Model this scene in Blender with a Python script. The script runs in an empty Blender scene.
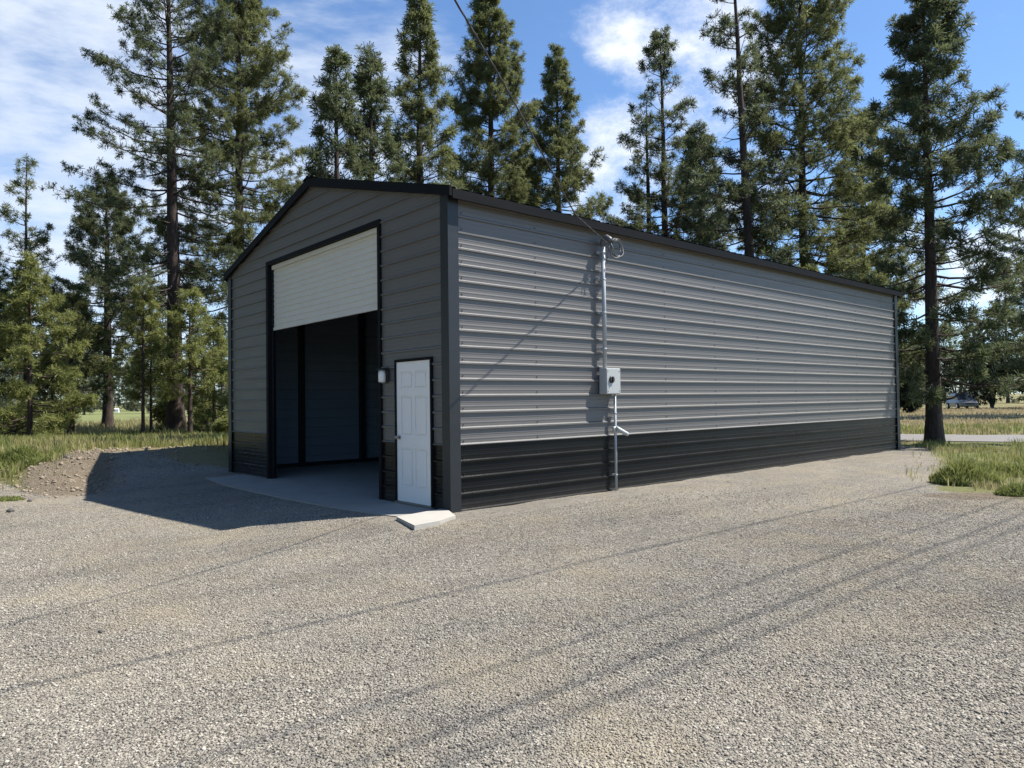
import bpy, bmesh, math, random
import numpy as np
from mathutils import Vector, Matrix

rad = math.radians
scene = bpy.context.scene
COL = scene.collection

# ------------------------------------------------------------------ survey of the site
# camera stands at the origin looking along +Y; the garage corner nearest to it is C0
FPX, PITCH, ROLL, YAW = 712.78, .0228, .013, .8499
EYE = 1.5196
U = np.array([math.sin(YAW), math.cos(YAW), 0.0])      # along the long side wall
V = np.array([-math.cos(YAW), math.sin(YAW), 0.0])     # along the gable front
C0 = np.array([-.8535, 9.8126, 0.0])
W, L, H, ZT, PK = 8.326, 15.612, 4.41, .903, 5.53
SUN = .55 * U - .36 * V + np.array([0, 0, 1.0])


def ray(px, py):
    a, b = px - 512, py - 384
    cr, sr = math.cos(ROLL), math.sin(ROLL)
    x = a * cr - b * sr
    y = a * sr + b * cr
    cp, sp = math.cos(PITCH), math.sin(PITCH)
    return np.array([x / FPX, cp + y / FPX * sp, sp - y / FPX * cp])


def at(px, py, Y):
    r = ray(px, py)
    return np.array([0, 0, EYE]) + r * (Y / r[1])


def gpt(px, py, z=0.0):
    r = ray(px, py)
    return np.array([0, 0, EYE]) + r * ((z - EYE) / r[2])


def uv(u, v, z=0.0):
    return C0 + u * U + v * V + np.array([0, 0, z])


def sstep(a, b, x):
    t = np.clip((np.asarray(x, float) - a) / (b - a), 0, 1)
    return t * t * (3 - 2 * t)


# ------------------------------------------------------------------ small helpers
def tag(o, label=None, cat=None, group=None, kind=None):
    if label: o['label'] = label
    if cat: o['category'] = cat
    if group: o['group'] = group
    if kind: o['kind'] = kind
    return o


def empty(name, loc=(0, 0, 0), rz=0.0, label=None, cat=None, group=None):
    o = bpy.data.objects.new(name, None)
    COL.objects.link(o)
    o.location = loc
    o.rotation_euler = (0, 0, rz)
    o.empty_display_size = .2
    return tag(o, label, cat, group)


def raw_mesh(name, verts, faces_tri=None, faces=None, mat=None, parent=None, smooth=False, attrs=None):
    me = bpy.data.meshes.new(name)
    verts = np.asarray(verts, np.float32)
    if faces_tri is not None:
        f = np.asarray(faces_tri, np.int32)
        k = f.shape[1]
        me.vertices.add(len(verts))
        me.vertices.foreach_set('co', verts.ravel())
        me.loops.add(f.size)
        me.loops.foreach_set('vertex_index', f.ravel())
        me.polygons.add(len(f))
        me.polygons.foreach_set('loop_start', np.arange(0, f.size, k, dtype=np.int32))
        me.update(calc_edges=True)
    else:
        me.from_pydata([tuple(map(float, v)) for v in verts], [], [tuple(map(int, q)) for q in faces])
        me.update()
    if attrs:
        for an, av in attrs.items():
            a = me.attributes.new(an, 'FLOAT', 'POINT')
            a.data.foreach_set('value', np.asarray(av, np.float32))
    if smooth:
        me.polygons.foreach_set('use_smooth', np.ones(len(me.polygons), bool))
    if mat: me.materials.append(mat)
    o = bpy.data.objects.new(name, me)
    COL.objects.link(o)
    if parent: o.parent = parent
    return o


class MB:
    """collects simple solids in one mesh"""
    def __init__(self):
        self.bm = bmesh.new()

    def box(self, x0, x1, y0, y1, z0, z1, bevel=0.0):
        r = bmesh.ops.create_cube(self.bm, size=1)
        for v in r['verts']:
            v.co = Vector(((x0 + x1) / 2 + v.co.x * (x1 - x0), (y0 + y1) / 2 + v.co.y * (y1 - y0), (z0 + z1) / 2 + v.co.z * (z1 - z0)))
        if bevel:
            es = list({e for v in r['verts'] for e in v.link_edges})
            bmesh.ops.bevel(self.bm, geom=es, offset=bevel, segments=2, affect='EDGES', profile=.6)
        return self

    def quad(self, *pts):
        self.bm.faces.new([self.bm.verts.new(p) for p in pts])
        return self

    def tube(self, pts, r, seg=8, closed=False, caps=True):
        pts = [Vector(p) for p in pts]
        rs = r if isinstance(r, (list, tuple)) else [r] * len(pts)
        rings = []
        n = len(pts)
        for i, p in enumerate(pts):
            if closed:
                d = pts[(i + 1) % n] - pts[i - 1]
            else:
                d = pts[min(i + 1, n - 1)] - pts[max(i - 1, 0)]
            d.normalize()
            a = d.cross(Vector((0, 0, 1)))
            if a.length < .05: a = d.cross(Vector((0, 1, 0)))
            a.normalize()
            b = d.cross(a)
            rings.append([self.bm.verts.new(p + (a * math.cos(t) + b * math.sin(t)) * rs[i])
                          for t in [2 * math.pi * k / seg for k in range(seg)]])
        m = n if closed else n - 1
        for i in range(m):
            A, B = rings[i], rings[(i + 1) % n]
            for k in range(seg):
                f = self.bm.faces.new([A[k], A[(k + 1) % seg], B[(k + 1) % seg], B[k]])
                f.smooth = True
        if caps and not closed:
            self.bm.faces.new(rings[0][::-1])
            self.bm.faces.new(rings[-1])
        return self

    def prism(self, poly, z0, z1):
        a = [self.bm.verts.new((p[0], p[1], z0)) for p in poly]
        b = [self.bm.verts.new((p[0], p[1], z1)) for p in poly]
        n = len(poly)
        self.bm.faces.new(a[::-1]); self.bm.faces.new(b)
        for i in range(n):
            self.bm.faces.new([a[i], a[(i + 1) % n], b[(i + 1) % n], b[i]])
        return self

    def build(self, name, mat, parent=None):
        bmesh.ops.recalc_face_normals(self.bm, faces=self.bm.faces[:])
        me = bpy.data.meshes.new(name)
        self.bm.to_mesh(me); self.bm.free()
        if mat: me.materials.append(mat)
        o = bpy.data.objects.new(name, me)
        COL.objects.link(o)
        if parent: o.parent = parent
        return o


def copy_tree(o, parent=None):
    c = o.copy(); COL.objects.link(c)
    if parent: c.parent = parent
    for ch in list(o.children): copy_tree(ch, c)
    return c


# ------------------------------------------------------------------ materials
class NT:
    def __init__(self, tree):
        self.t = tree

    def n(self, typ, ins=None, **props):
        nd = self.t.nodes.new(typ)
        for k, v in props.items(): setattr(nd, k, v)
        for k, v in (ins or {}).items():
            s = nd.inputs[k]
            if isinstance(v, bpy.types.NodeSocket): self.t.links.new(v, s)
            else: s.default_value = v
        return nd

    def math(self, op, a, b=0.0, clamp=False):
        return self.n('ShaderNodeMath', {0: a, 1: b}, operation=op, use_clamp=clamp).outputs[0]

    def mix(self, f, a, b, blend='MIX'):
        nd = self.n('ShaderNodeMix', data_type='RGBA', blend_type=blend)
        for s, v in ((nd.inputs[0], f), (nd.inputs[6], a), (nd.inputs[7], b)):
            if isinstance(v, bpy.types.NodeSocket): self.t.links.new(v, s)
            else: s.default_value = v if isinstance(v, (int, float)) else (*v, 1)
        return nd.outputs[2]

    def ramp(self, f, stops, interp='LINEAR'):
        nd = self.n('ShaderNodeValToRGB')
        self.t.links.new(f, nd.inputs[0])
        cr = nd.color_ramp; cr.interpolation = interp
        while len(cr.elements) < len(stops): cr.elements.new(.5)
        for e, (p, c) in zip(cr.elements, stops):
            e.position = p
            e.color = (c, c, c, 1) if isinstance(c, (int, float)) else (*c, 1)
        return nd.outputs[0]

    def noise(self, vec, scale, detail=3, rough=.55, out='Fac', dim='3D'):
        nd = self.n('ShaderNodeTexNoise', {'Scale': scale, 'Detail': detail, 'Roughness': rough})
        if vec is not None: self.t.links.new(vec, nd.inputs['Vector'])
        return nd.outputs[out]

    def attr(self, name):
        return self.n('ShaderNodeAttribute', attribute_name=name).outputs['Fac']


def material(name):
    m = bpy.data.materials.new(name)
    m.use_nodes = True
    t = m.node_tree
    b = t.nodes['Principled BSDF']
    return m, NT(t), b


def simple(name, col, rough=.6, metal=0.0, var=.12, scale=6.0, bump=0.0, bscale=40, spec=.5):
    m, N, b = material(name)
    g = N.n('ShaderNodeTexCoord').outputs['Object']
    no = N.noise(g, scale, 5)
    c = N.mix(no, tuple(x * (1 - var) for x in col), tuple(min(1, x * (1 + var)) for x in col))
    N.t.links.new(c, b.inputs['Base Color'])
    b.inputs['Roughness'].default_value = rough
    b.inputs['Metallic'].default_value = metal
    b.inputs['Specular IOR Level'].default_value = spec
    r = N.ramp(N.noise(g, scale * 2.3, 3), [(.3, max(.02, rough - .08)), (.7, min(1, rough + .08))])
    N.t.links.new(r, b.inputs['Roughness'])
    if bump:
        bp = N.n('ShaderNodeBump', {'Strength': bump, 'Distance': .01, 'Height': N.noise(g, bscale, 3)})
        N.t.links.new(bp.outputs[0], b.inputs['Normal'])
    return m


def sheet_metal(name, col, rough, metal, dust=.0):
    """painted steel siding: slight oil-canning, dust rising from the ground"""
    m, N, b = material(name)
    g = N.n('ShaderNodeTexCoord').outputs['Object']
    st = N.n('ShaderNodeMapping', {'Vector': g, 'Scale': (.35, .35, 3.0)}).outputs[0]
    no = N.noise(st, 2.2, 4)
    c = N.mix(no, tuple(x * .90 for x in col), tuple(x * 1.1 for x in col))
    if dust:
        z = N.n('ShaderNodeSeparateXYZ', {0: g}).outputs[2]
        d = N.math('MULTIPLY', N.math('MULTIPLY', N.math('SUBTRACT', .30, z, True), dust * 2.6), N.noise(g, 7, 6, .7), True)
        c = N.mix(d, c, (.30, .27, .23))
    N.t.links.new(c, b.inputs['Base Color'])
    b.inputs['Metallic'].default_value = metal
    N.t.links.new(N.ramp(no, [(.3, rough - .06), (.7, rough + .06)]), b.inputs['Roughness'])
    bp = N.n('ShaderNodeBump', {'Strength': .06, 'Distance': .02, 'Height': N.noise(st, 1.6, 2)})
    N.t.links.new(bp.outputs[0], b.inputs['Normal'])
    return m


M = {}
M['siding'] = sheet_metal('siding_gray', (.125, .119, .113), .44, .10, dust=.0)
M['dark_siding'] = sheet_metal('siding_black', (.0085, .009, .0095), .30, .1, dust=.14)
M['dark_siding'].node_tree.nodes['Principled BSDF'].inputs['Specular IOR Level'].default_value = .2
M['trim'] = sheet_metal('trim_black', (.018, .020, .023), .42, .1)
M['roof'] = sheet_metal('roof_black', (.010, .0102, .011), .55, .0)
M['roof'].node_tree.nodes['Principled BSDF'].inputs['Specular IOR Level'].default_value = .06
M['liner'] = sheet_metal('siding_back', (.20, .25, .30), .5, .2)
M['post'] = simple('tube_steel', (.02, .021, .023), .5, .3)
M['curtain'] = simple('door_curtain', (.60, .58, .52), .5, 0, .06, 3)
M['white_door'] = simple('white_door', (.80, .78, .745), .45, 0, .04, 3)
M['knob'] = simple('brushed_nickel', (.30, .29, .27), .35, .9)
M['pvc'] = simple('gray_pvc', (.33, .355, .37), .5, 0, .08, 20)
M['box'] = simple('gray_enamel', (.40, .41, .40), .45, .1, .10, 12)
M['black_plastic'] = simple('black_plastic', (.02, .02, .02), .5)
M['cable'] = simple('cable_black', (.035, .035, .037), .6)
M['coil'] = simple('cable_gray', (.10, .102, .105), .5, .2)
M['alu'] = simple('aluminium_wire', (.30, .30, .31), .45, .7)
M['globe'] = simple('frosted_glass', (.75, .75, .72), .3)
M['pole'] = simple('pole_wood', (.10, .075, .055), .85, 0, .3, 3, .4)
M['ceramic'] = simple('insulator', (.25, .22, .2), .25)
M['carpaint'] = simple('gray_car_paint', (.10, .112, .13), .25, .4, .03)
M['carglass'] = simple('car_glass', (.03, .035, .04), .08)
M['rubber'] = simple('rubber', (.02, .02, .02), .8)
M['chrome'] = simple('chrome', (.5, .5, .5), .2, .9)
M['lens'] = simple('lamp_lens', (.7, .7, .68), .15)
M['shed'] = simple('white_shed_paint', (.8, .8, .78), .6)
M['rock'] = simple('dark_rock', (.085, .078, .07), .9, 0, .3, 9, .6, 25)
M['clod'] = simple('dry_soil', (.235, .19, .138), .95, 0, .3, 5, .5, 60)
M['asphalt'] = simple('old_asphalt', (.165, .155, .148), .95, 0, .15, 1.5, .4, 60)


def concrete():
    m, N, b = material('concrete')
    g = N.n('ShaderNodeNewGeometry').outputs['Position']
    a = N.noise(g, .9, 6, .6)
    f = N.noise(g, 30, 4, .7)
    st = N.ramp(N.noise(g, 2.1, 5, .65), [(.5, 0.0), (.72, .55)])
    c = N.mix(a, (.235, .222, .20), (.36, .335, .295))
    c = N.mix(N.math('MULTIPLY', f, .35), c, (.15, .145, .14))
    c = N.mix(st, c, (.17, .155, .135))
    N.t.links.new(c, b.inputs['Base Color'])
    b.inputs['Roughness'].default_value = .85
    bp = N.n('ShaderNodeBump', {'Strength': .3, 'Distance': .006, 'Height': f})
    N.t.links.new(bp.outputs[0], b.inputs['Normal'])
    return m


M['concrete'] = concrete()
M['pale_concrete'] = simple('pale_concrete', (.345, .325, .288), .85, 0, .12, 5, .3, 40)

STONE = [(0, (.050, .045, .041)), (.12, (.118, .107, .095)), (.32, (.206, .186, .161)), (.56, (.280, .252, .215)),
         (.80, (.345, .311, .265)), (.94, (.43, .393, .335)), (1, (.53, .49, .435))]


STONE = [(p, (c[0] * .985, c[1] * .985, c[2] * .945)) for p, c in STONE]


def yard_patches(N, pos, gc, k):
    """dusty tan fines, clean gray stone and worn wheel lanes, by place in the yard"""
    big = N.noise(pos, .42, 5, .6)
    big2 = N.noise(pos, 1.5, 6, .68)
    tan = N.ramp(N.math('ADD', N.math('MULTIPLY', big, .55), N.math('MULTIPLY', big2, .45)), [(.47, 0.0), (.63, 1.0)])
    gc = N.mix(N.math('MULTIPLY', tan, .68 * k), gc, (.325, .274, .193))
    g2 = N.n('ShaderNodeVectorMath', {0: pos, 1: (31.7, 12.1, 4.0)}, operation='ADD').outputs[0]
    gray = N.ramp(N.math('ADD', N.math('MULTIPLY', N.noise(g2, .30, 4, .6), .6), N.math('MULTIPLY', N.noise(g2, 1.3, 5, .65), .4)), [(.46, 0.0), (.60, 1.0)])
    gc = N.mix(N.math('MULTIPLY', gray, .62), gc, N.mix(1.0, gc, (.76, .775, .80), 'MULTIPLY'))
    rot = N.n('ShaderNodeVectorRotate', {'Vector': pos, 'Angle': rad(-36)}, rotation_type='Z_AXIS').outputs[0]
    ln = N.noise(N.n('ShaderNodeMapping', {'Vector': rot, 'Scale': (.05, 1.0, 1.0)}).outputs[0], 1.15, 5, .6)
    gc = N.mix(N.ramp(ln, [(.50, 0.0), (.66, .8)]), gc, N.mix(1.0, gc, (.78, .78, .80), 'MULTIPLY'))
    gc = N.mix(N.ramp(ln, [(.30, .30 * k), (.44, 0.0)]), gc, (.300, .268, .210))
    return gc


def ground_material():
    m, N, b = material('ground_gravel_and_soil')
    pos = N.n('ShaderNodeNewGeometry').outputs['Position']
    # gravel: three sizes of crushed stone
    dn = N.noise(pos, 9, 2, .5, 'Color')
    wp = N.n('ShaderNodeVectorMath', {0: pos, 1: N.n('ShaderNodeVectorMath', {0: dn, 'Scale': .03}, operation='SCALE').outputs[0]}, operation='ADD').outputs[0]
    v1 = N.n('ShaderNodeTexVoronoi', {'Vector': wp, 'Scale': 58.0, 'Randomness': 1.0})
    v2 = N.n('ShaderNodeTexVoronoi', {'Vector': wp, 'Scale': 110.0, 'Randomness': 1.0})
    v3 = N.n('ShaderNodeTexVoronoi', {'Vector': wp, 'Scale': 26.0, 'Randomness': 1.0})
    r1 = N.n('ShaderNodeSeparateColor', {0: v1.outputs['Color']}).outputs[0]
    r2 = N.n('ShaderNodeSeparateColor', {0: v2.outputs['Color']}).outputs[0]
    r3 = N.n('ShaderNodeSeparateColor', {0: v3.outputs['Color']}).outputs[0]
    c1 = N.ramp(r1, STONE)
    c2 = N.ramp(r2, STONE)
    c3 = N.ramp(r3, STONE)
    gc = N.mix(N.ramp(N.noise(pos, 5.5, 3), [(.42, 0.0), (.6, 1.0)]), c1, c2)
    gc = N.mix(.22, gc, c3)
    gc = yard_patches(N, pos, gc, 1.0)
    # dirt
    dirtc = N.mix(N.noise(pos, 6, 6, .7), (.145, .117, .084), (.315, .257, .185))
    # turf soil: green to straw
    gn = N.noise(pos, .16, 5, .6)
    gn2 = N.noise(pos, 2.4, 6, .7)
    turf = N.ramp(gn, [(.3, (.12, .13, .05)), (.45, (.19, .175, .075)), (.56, (.27, .215, .12)), (.8, (.31, .235, .145))])
    turf = N.mix(N.math('MULTIPLY', gn2, .55), turf, (.07, .085, .03))
    green = N.mix(N.noise(pos, 3, 5), (.14, .165, .06), (.20, .205, .09))
    turf = N.mix(N.attr('lush'), turf, green)
    # straw coloured lanes in the field across the road
    y = N.n('ShaderNodeSeparateXYZ', {0: pos}).outputs[1]
    brk = N.math('MULTIPLY', N.math('SUBTRACT', N.noise(pos, 1.3, 5, .7), .5), .9)
    fg = N.math('ADD', N.attr('gravel'), brk)
    fd = N.math('ADD', N.attr('dirt'), N.math('MULTIPLY', brk, .8))
    mg = N.ramp(fg, [(.42, 0.0), (.58, 1.0)])
    md = N.ramp(fd, [(.40, 0.0), (.62, 1.0)])
    col = N.mix(mg, turf, gc)
    col = N.mix(md, col, dirtc)
    N.t.links.new(col, b.inputs['Base Color'])
    b.inputs['Roughness'].default_value = .95
    b.inputs['Specular IOR Level'].default_value = .15
    h = N.math('ADD', N.math('MULTIPLY', v1.outputs['Distance'], -1.0), N.math('MULTIPLY', v2.outputs['Distance'], -.5))
    h = N.math('ADD', h, N.math('MULTIPLY', N.noise(pos, 14, 5, .7), .8))
    h = N.math('ADD', h, N.math('MULTIPLY', N.math('MULTIPLY', N.noise(pos, 4.5, 7, .75), md), 9.0))
    bp = N.n('ShaderNodeBump', {'Strength': 1.0, 'Distance': .019, 'Height': h})
    N.t.links.new(bp.outputs[0], b.inputs['Normal'])
    return m


def stone_material():
    m, N, b = material('crushed_stone')
    pos = N.n('ShaderNodeNewGeometry').outputs['Position']
    c = N.ramp(N.attr('tint'), STONE)
    c = N.mix(N.math('MULTIPLY', N.noise(pos, 120, 3), .30), c, (.28, .25, .205))
    c = yard_patches(N, pos, c, .85)
    N.t.links.new(c, b.inputs['Base Color'])
    b.inputs['Roughness'].default_value = .9
    b.inputs['Specular IOR Level'].default_value = .2
    return m


def leaf_material(name, dark, light, trans=.25, rough=.55, spec=.25):
    m, N, b = material(name)
    c = N.mix(N.attr('tint'), dark, light)
    N.t.links.new(c, b.inputs['Base Color'])
    b.inputs['Roughness'].default_value = rough
    b.inputs['Specular IOR Level'].default_value = spec
    tr = N.n('ShaderNodeBsdfTranslucent')
    N.t.links.new(N.mix(.5, c, tuple(x * 1.3 for x in light)), tr.inputs[0])
    mx = N.n('ShaderNodeMixShader', {0: trans, 1: b.outputs[0], 2: tr.outputs[0]})
    N.t.links.new(mx.outputs[0], N.t.nodes['Material Output'].inputs['Surface'])
    return m


def bark_material(name, a, bcol):
    m, N, b = material(name)
    g = N.n('ShaderNodeTexCoord').outputs['Object']
    st = N.n('ShaderNodeMapping', {'Vector': g, 'Scale': (9, 9, 1.6)}).outputs[0]
    no = N.noise(st, 1.6, 6, .7)
    N.t.links.new(N.ramp(no, [(.35, a), (.65, bcol)]), b.inputs['Base Color'])
    b.inputs['Roughness'].default_value = .95
    bp = N.n('ShaderNodeBump', {'Strength': .8, 'Distance': .03, 'Height': no})
    N.t.links.new(bp.outputs[0], b.inputs['Normal'])
    return m


M['ground'] = ground_material()
M['stone'] = stone_material()
M['needles_olive'] = leaf_material('needles_olive', (.055, .069, .026), (.205, .220, .086), .42)
M['needles_dark'] = leaf_material('needles_dark', (.036, .052, .025), (.150, .172, .080), .40)
M['needles_young'] = leaf_material('needles_young', (.085, .105, .030), (.275, .290, .100), .45)
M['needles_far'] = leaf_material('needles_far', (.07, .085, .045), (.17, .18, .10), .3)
M['juniper'] = leaf_material('juniper_scales', (.018, .028, .018), (.060, .072, .040))
M['grass'] = leaf_material('grass_blades', (.15, .155, .05), (.42, .36, .19), .35)
M['straw'] = leaf_material('straw_blades', (.24, .20, .09), (.52, .41, .25), .3)
M['weeds'] = leaf_material('weed_blades', (.095, .13, .03), (.29, .30, .10), .35)
M['bark'] = bark_material('pine_bark', (.018, .014, .012), (.075, .050, .037))
M['bark_gray'] = bark_material('gray_bark', (.04, .036, .032), (.13, .115, .10))

# ------------------------------------------------------------------ the ground
gravel_px = [(-700, 640), (-40, 497), (0, 485), (30, 491), (60, 493), (86, 491), (100, 474, .12), (106, 458, .33), (112, 452, .46), (135, 449, .52), (180, 448, .53), (235, 447, .53),
             'rear', (898, 446), (926, 448), (941, 460), (934, 486), (1024, 494), (1200, 505), (1700, 545)]
GPOLY = []
for g_ in gravel_px:
    if g_ == 'rear': GPOLY += [uv(u_, v_)[:2] for u_, v_ in ((4, 10.4), (16, 10.2), (18.5, 8), (18, 2))]
    else: GPOLY.append(gpt(g_[0], g_[1], g_[2] if len(g_) > 2 else -.05)[:2])
GPOLY = np.array([list(p_) for p_ in GPOLY] + [[26, -26], [-30, -26]])


def poly_sd(x, y, poly):
    """signed distance, positive inside"""
    x = np.asarray(x, float); y = np.asarray(y, float)
    d = np.full(x.shape, 1e9); ins = np.zeros(x.shape, bool)
    n = len(poly)
    for i in range(n):
        a, b = poly[i], poly[(i + 1) % n]
        ex, ey = b - a
        t = np.clip(((x - a[0]) * ex + (y - a[1]) * ey) / (ex * ex + ey * ey), 0, 1)
        d = np.minimum(d, np.hypot(x - a[0] - t * ex, y - a[1] - t * ey))
        c = (a[1] > y) != (b[1] > y)
        xi = a[0] + (y - a[1]) / (ey if abs(ey) > 1e-9 else 1e-9) * ex
        ins ^= c & (x < xi)
    return np.where(ins, d, -d)


def height(x, y):
    x = np.asarray(x, float); y = np.asarray(y, float)
    dx, dy = x - C0[0], y - C0[1]
    u = dx * U[0] + dy * U[1]; v = dx * V[0] + dy * V[1]
    du = np.maximum(np.maximum(-u, u - L), 0); dv = np.maximum(np.maximum(-v, v - W), 0)
    d = np.hypot(du, dv)
    z = -.010 - .115 * sstep(.55, 3.2, d) * (1 - sstep(14, 30, y))
    # the yard lifts a little towards the trees on the left
    z = z + .08 * sstep(-5.5, -10.5, x) * sstep(8, 16, y) * (1 - sstep(40, 70, y))
    near = (x < -5) & (y > 6) & (y < 42)
    sd = np.full(x.shape, 9.0)
    if near.any():
        if x.ndim: sd[near] = poly_sd(x[near], y[near], GPOLY)
        else: sd = poly_sd(x, y, GPOLY)
    bank = sstep(-.25, 1.5, -sd) * sstep(9, 12, y) * (1 - sstep(21, 30, y)) * sstep(-6.0, -7.4, x)
    rough = np.sin(x * 5.3 + 2 * np.sin(y * 3.1)) * np.sin(y * 4.7 + 1.5 * np.sin(x * 2.9)) + .6 * np.sin(x * 11 + y * 7) * np.sin(y * 9.5 - x * 4)
    berm = sstep(8.5, 10.0, v) * (1 - sstep(12.5, 17, v)) * sstep(-5.0, -2.2, u) * (1 - sstep(14, 20, u))
    z = z + np.maximum(bank * (.40 + .045 * rough), berm * (.53 + .02 * rough))
    z = z + .018 * (np.sin(x * 4.1 + y * 2.3) * np.sin(y * 3.7 - x) ) * sstep(-.6, -.1, -np.abs(dv)) * (v < 0) * (u > .2)
    far = sstep(2.0, 6.0, d)
    z = z + far * (.018 * np.sin(x * .9 + 1.3 * np.sin(y * .5)) * np.cos(y * .7 + .4) + .008 * np.sin(2.3 * x + 1.1 * y) * np.sin(1.7 * y - .6 * x))
    return z


def axis(lo_far, lo, hi, hi_far, step, n):
    a = np.arange(lo, hi + 1e-6, step)
    t = np.linspace(0, 1, n + 1)[1:]
    k = 5.0
    up = hi + (hi_far - hi) * (np.exp(k * t) - 1) / (math.exp(k) - 1)
    dn = lo + (lo_far - lo) * (np.exp(k * t) - 1) / (math.exp(k) - 1)
    return np.concatenate([dn[::-1], a, up])


def build_ground():
    xs = axis(-3000, -26, 26, 3000, .26, 46)
    ys = axis(-400, -4, 42, 4000, .26, 46)
    X, Y = np.meshgrid(xs, ys)
    X = X.ravel(); Y = Y.ravel()
    Z = height(X, Y)
    nx, ny = len(xs), len(ys)
    i = np.arange(nx * ny).reshape(ny, nx)
    f = np.stack([i[:-1, :-1].ravel(), i[:-1, 1:].ravel(), i[1:, 1:].ravel(), i[1:, :-1].ravel()], 1)
    g = np.clip(.5 + poly_sd(X, Y, GPOLY) / 1.4, 0, 1)
    sdg = poly_sd(X, Y, GPOLY)
    dirt = np.clip(1.5 - np.abs(sdg + .55) / .75, 0, 1) * sstep(-10.0, -8.4, X + .45 * (Y - 13)) * sstep(12, 13, Y) * (1 - sstep(18.5, 22, Y)) * (X < -5)
    dirt = dirt * sstep(-6.6, -7.8, X) * (1 - sstep(15.6, 17.5, Y))
    bp = gpt(985, 488)
    dirt = np.maximum(dirt, .9 * np.exp(-((X - bp[0]) / 1.3) ** 2 - ((Y - bp[1]) / .5) ** 2))
    lush = sstep(-6, -14, X) * sstep(30, 44, Y) + np.exp(-((Y - 31) / 3.5) ** 2) * sstep(8, 14, X) * .8 + .7 * sstep(4, 9, X) * sstep(11, 13, Y) * (1 - sstep(22, 24, Y))
    o = raw_mesh('ground', np.stack([X, Y, Z], 1), faces_tri=f, mat=M['ground'], smooth=True,
                 attrs={'gravel': g, 'dirt': dirt, 'lush': np.clip(lush, 0, 1)})
    tag(o, kind='structure')


build_ground()


def build_road():
    pts = [(90, 17.0), (60, 19.6), (40, 21.4), (28, 22.9), (20, 24.2), (15, 25.6), (11, 27.6), (7, 31), (3, 37), (0, 46), (-2, 60)]
    pts = [np.array(p) for p in pts]
    # smooth
    q = []
    for a, b in zip(pts[:-1], pts[1:]):
        for t in np.linspace(0, 1, 6)[:-1]: q.append(a + (b - a) * t)
    q.append(pts[-1]); q = np.array(q)
    for _ in range(6): q[1:-1] = (q[:-2] + q[1:-1] * 2 + q[2:]) / 4
    vs, fs = [], []
    for i, p in enumerate(q):
        d = q[min(i + 1, len(q) - 1)] - q[max(i - 1, 0)]; d /= np.linalg.norm(d)
        n = np.array([-d[1], d[0]])
        for k, w in enumerate((-2.0, -1.0, 0, 1.0, 2.0)):
            xy = p + n * w * (1 + .03 * math.sin(i * 1.7 + k))
            vs.append((xy[0], xy[1], float(height(xy[0], xy[1])) + .02 + .03 * (1 - abs(w) / 2.0)))
    for i in range(len(q) - 1):
        for k in range(4):
            a = i * 5 + k
            fs.append((a, a + 1, a + 6, a + 5))
    o = raw_mesh('road', vs, faces=fs, mat=M['asphalt'], smooth=True)
    tag(o, kind='structure')


build_road()

# loose stones on the near part of the yard
ICO = None


def ico():
    bm = bmesh.new()
    bmesh.ops.create_icosphere(bm, subdivisions=1, radius=1)
    v = np.array([list(x.co) for x in bm.verts]); f = np.array([[w.index for w in q.verts] for q in bm.faces])
    bm.free()
    return v, f


def build_stones(n=360000, seed=5):
    rng = np.random.default_rng(seed)
    v0, f0 = ico()
    m = int(n * 4.6)
    y = 1.6 + 11.5 * rng.random(m) ** .8
    m = len(y)
    x = (rng.random(m) * 2 - 1) * (.78 * y + .9) * 1.7
    keep = rng.random(m) < ((y / 13.1) * (1 - sstep(5.5, 13, y)) * 1.6 + .05) * (1 - sstep(1.0, 1.65, np.abs(x) / (.78 * y + .9)))
    x, y = x[keep], y[keep]
    dx, dy = x - C0[0], y - C0[1]
    u = dx * U[0] + dy * U[1]; v = dx * V[0] + dy * V[1]
    ok = (poly_sd(x, y, GPOLY) > .2) & ~((u > -1.15) & (v > -.7)) & ~((u > -.1) & (v > -.1))
    x, y = x[ok][:n], y[ok][:n]
    n = len(x)
    s = .0042 + .0056 * rng.random(n) ** 1.7
    s *= 1 + .5 * (rng.random(n) < .05)
    var = v0[None] * (1 + .38 * (rng.random((24, len(v0), 1)) - .5)) + .18 * (rng.random((24, len(v0), 3)) - .5)
    var = var * (1 + .5 * (rng.random((24, 1, 3)) - .5)) * np.array([1, 1, .54])
    P = var[rng.integers(0, 24, n)]
    a = rng.random(n) * 6.283; c, sn = np.cos(a)[:, None], np.sin(a)[:, None]
    Q = np.empty_like(P)
    Q[..., 0] = P[..., 0] * c - P[..., 1] * sn
    Q[..., 1] = P[..., 0] * sn + P[..., 1] * c
    tx = (rng.random((n, 1)) - .5) * .9
    Q[..., 2] = P[..., 2] + tx * Q[..., 0]
    Q *= s[:, None, None]
    Q[..., 0] += x[:, None]; Q[..., 1] += y[:, None]; Q[..., 2] += (height(x, y) + s * .25)[:, None]
    F = f0[None] + (np.arange(n) * len(v0))[:, None, None]
    t = np.repeat(rng.random(n), len(v0))
    o = raw_mesh('gravel', Q.reshape(-1, 3), faces_tri=F.reshape(-1, 3), mat=M['stone'], attrs={'tint': t})
    tag(o, kind='stuff')


build_stones()


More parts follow.
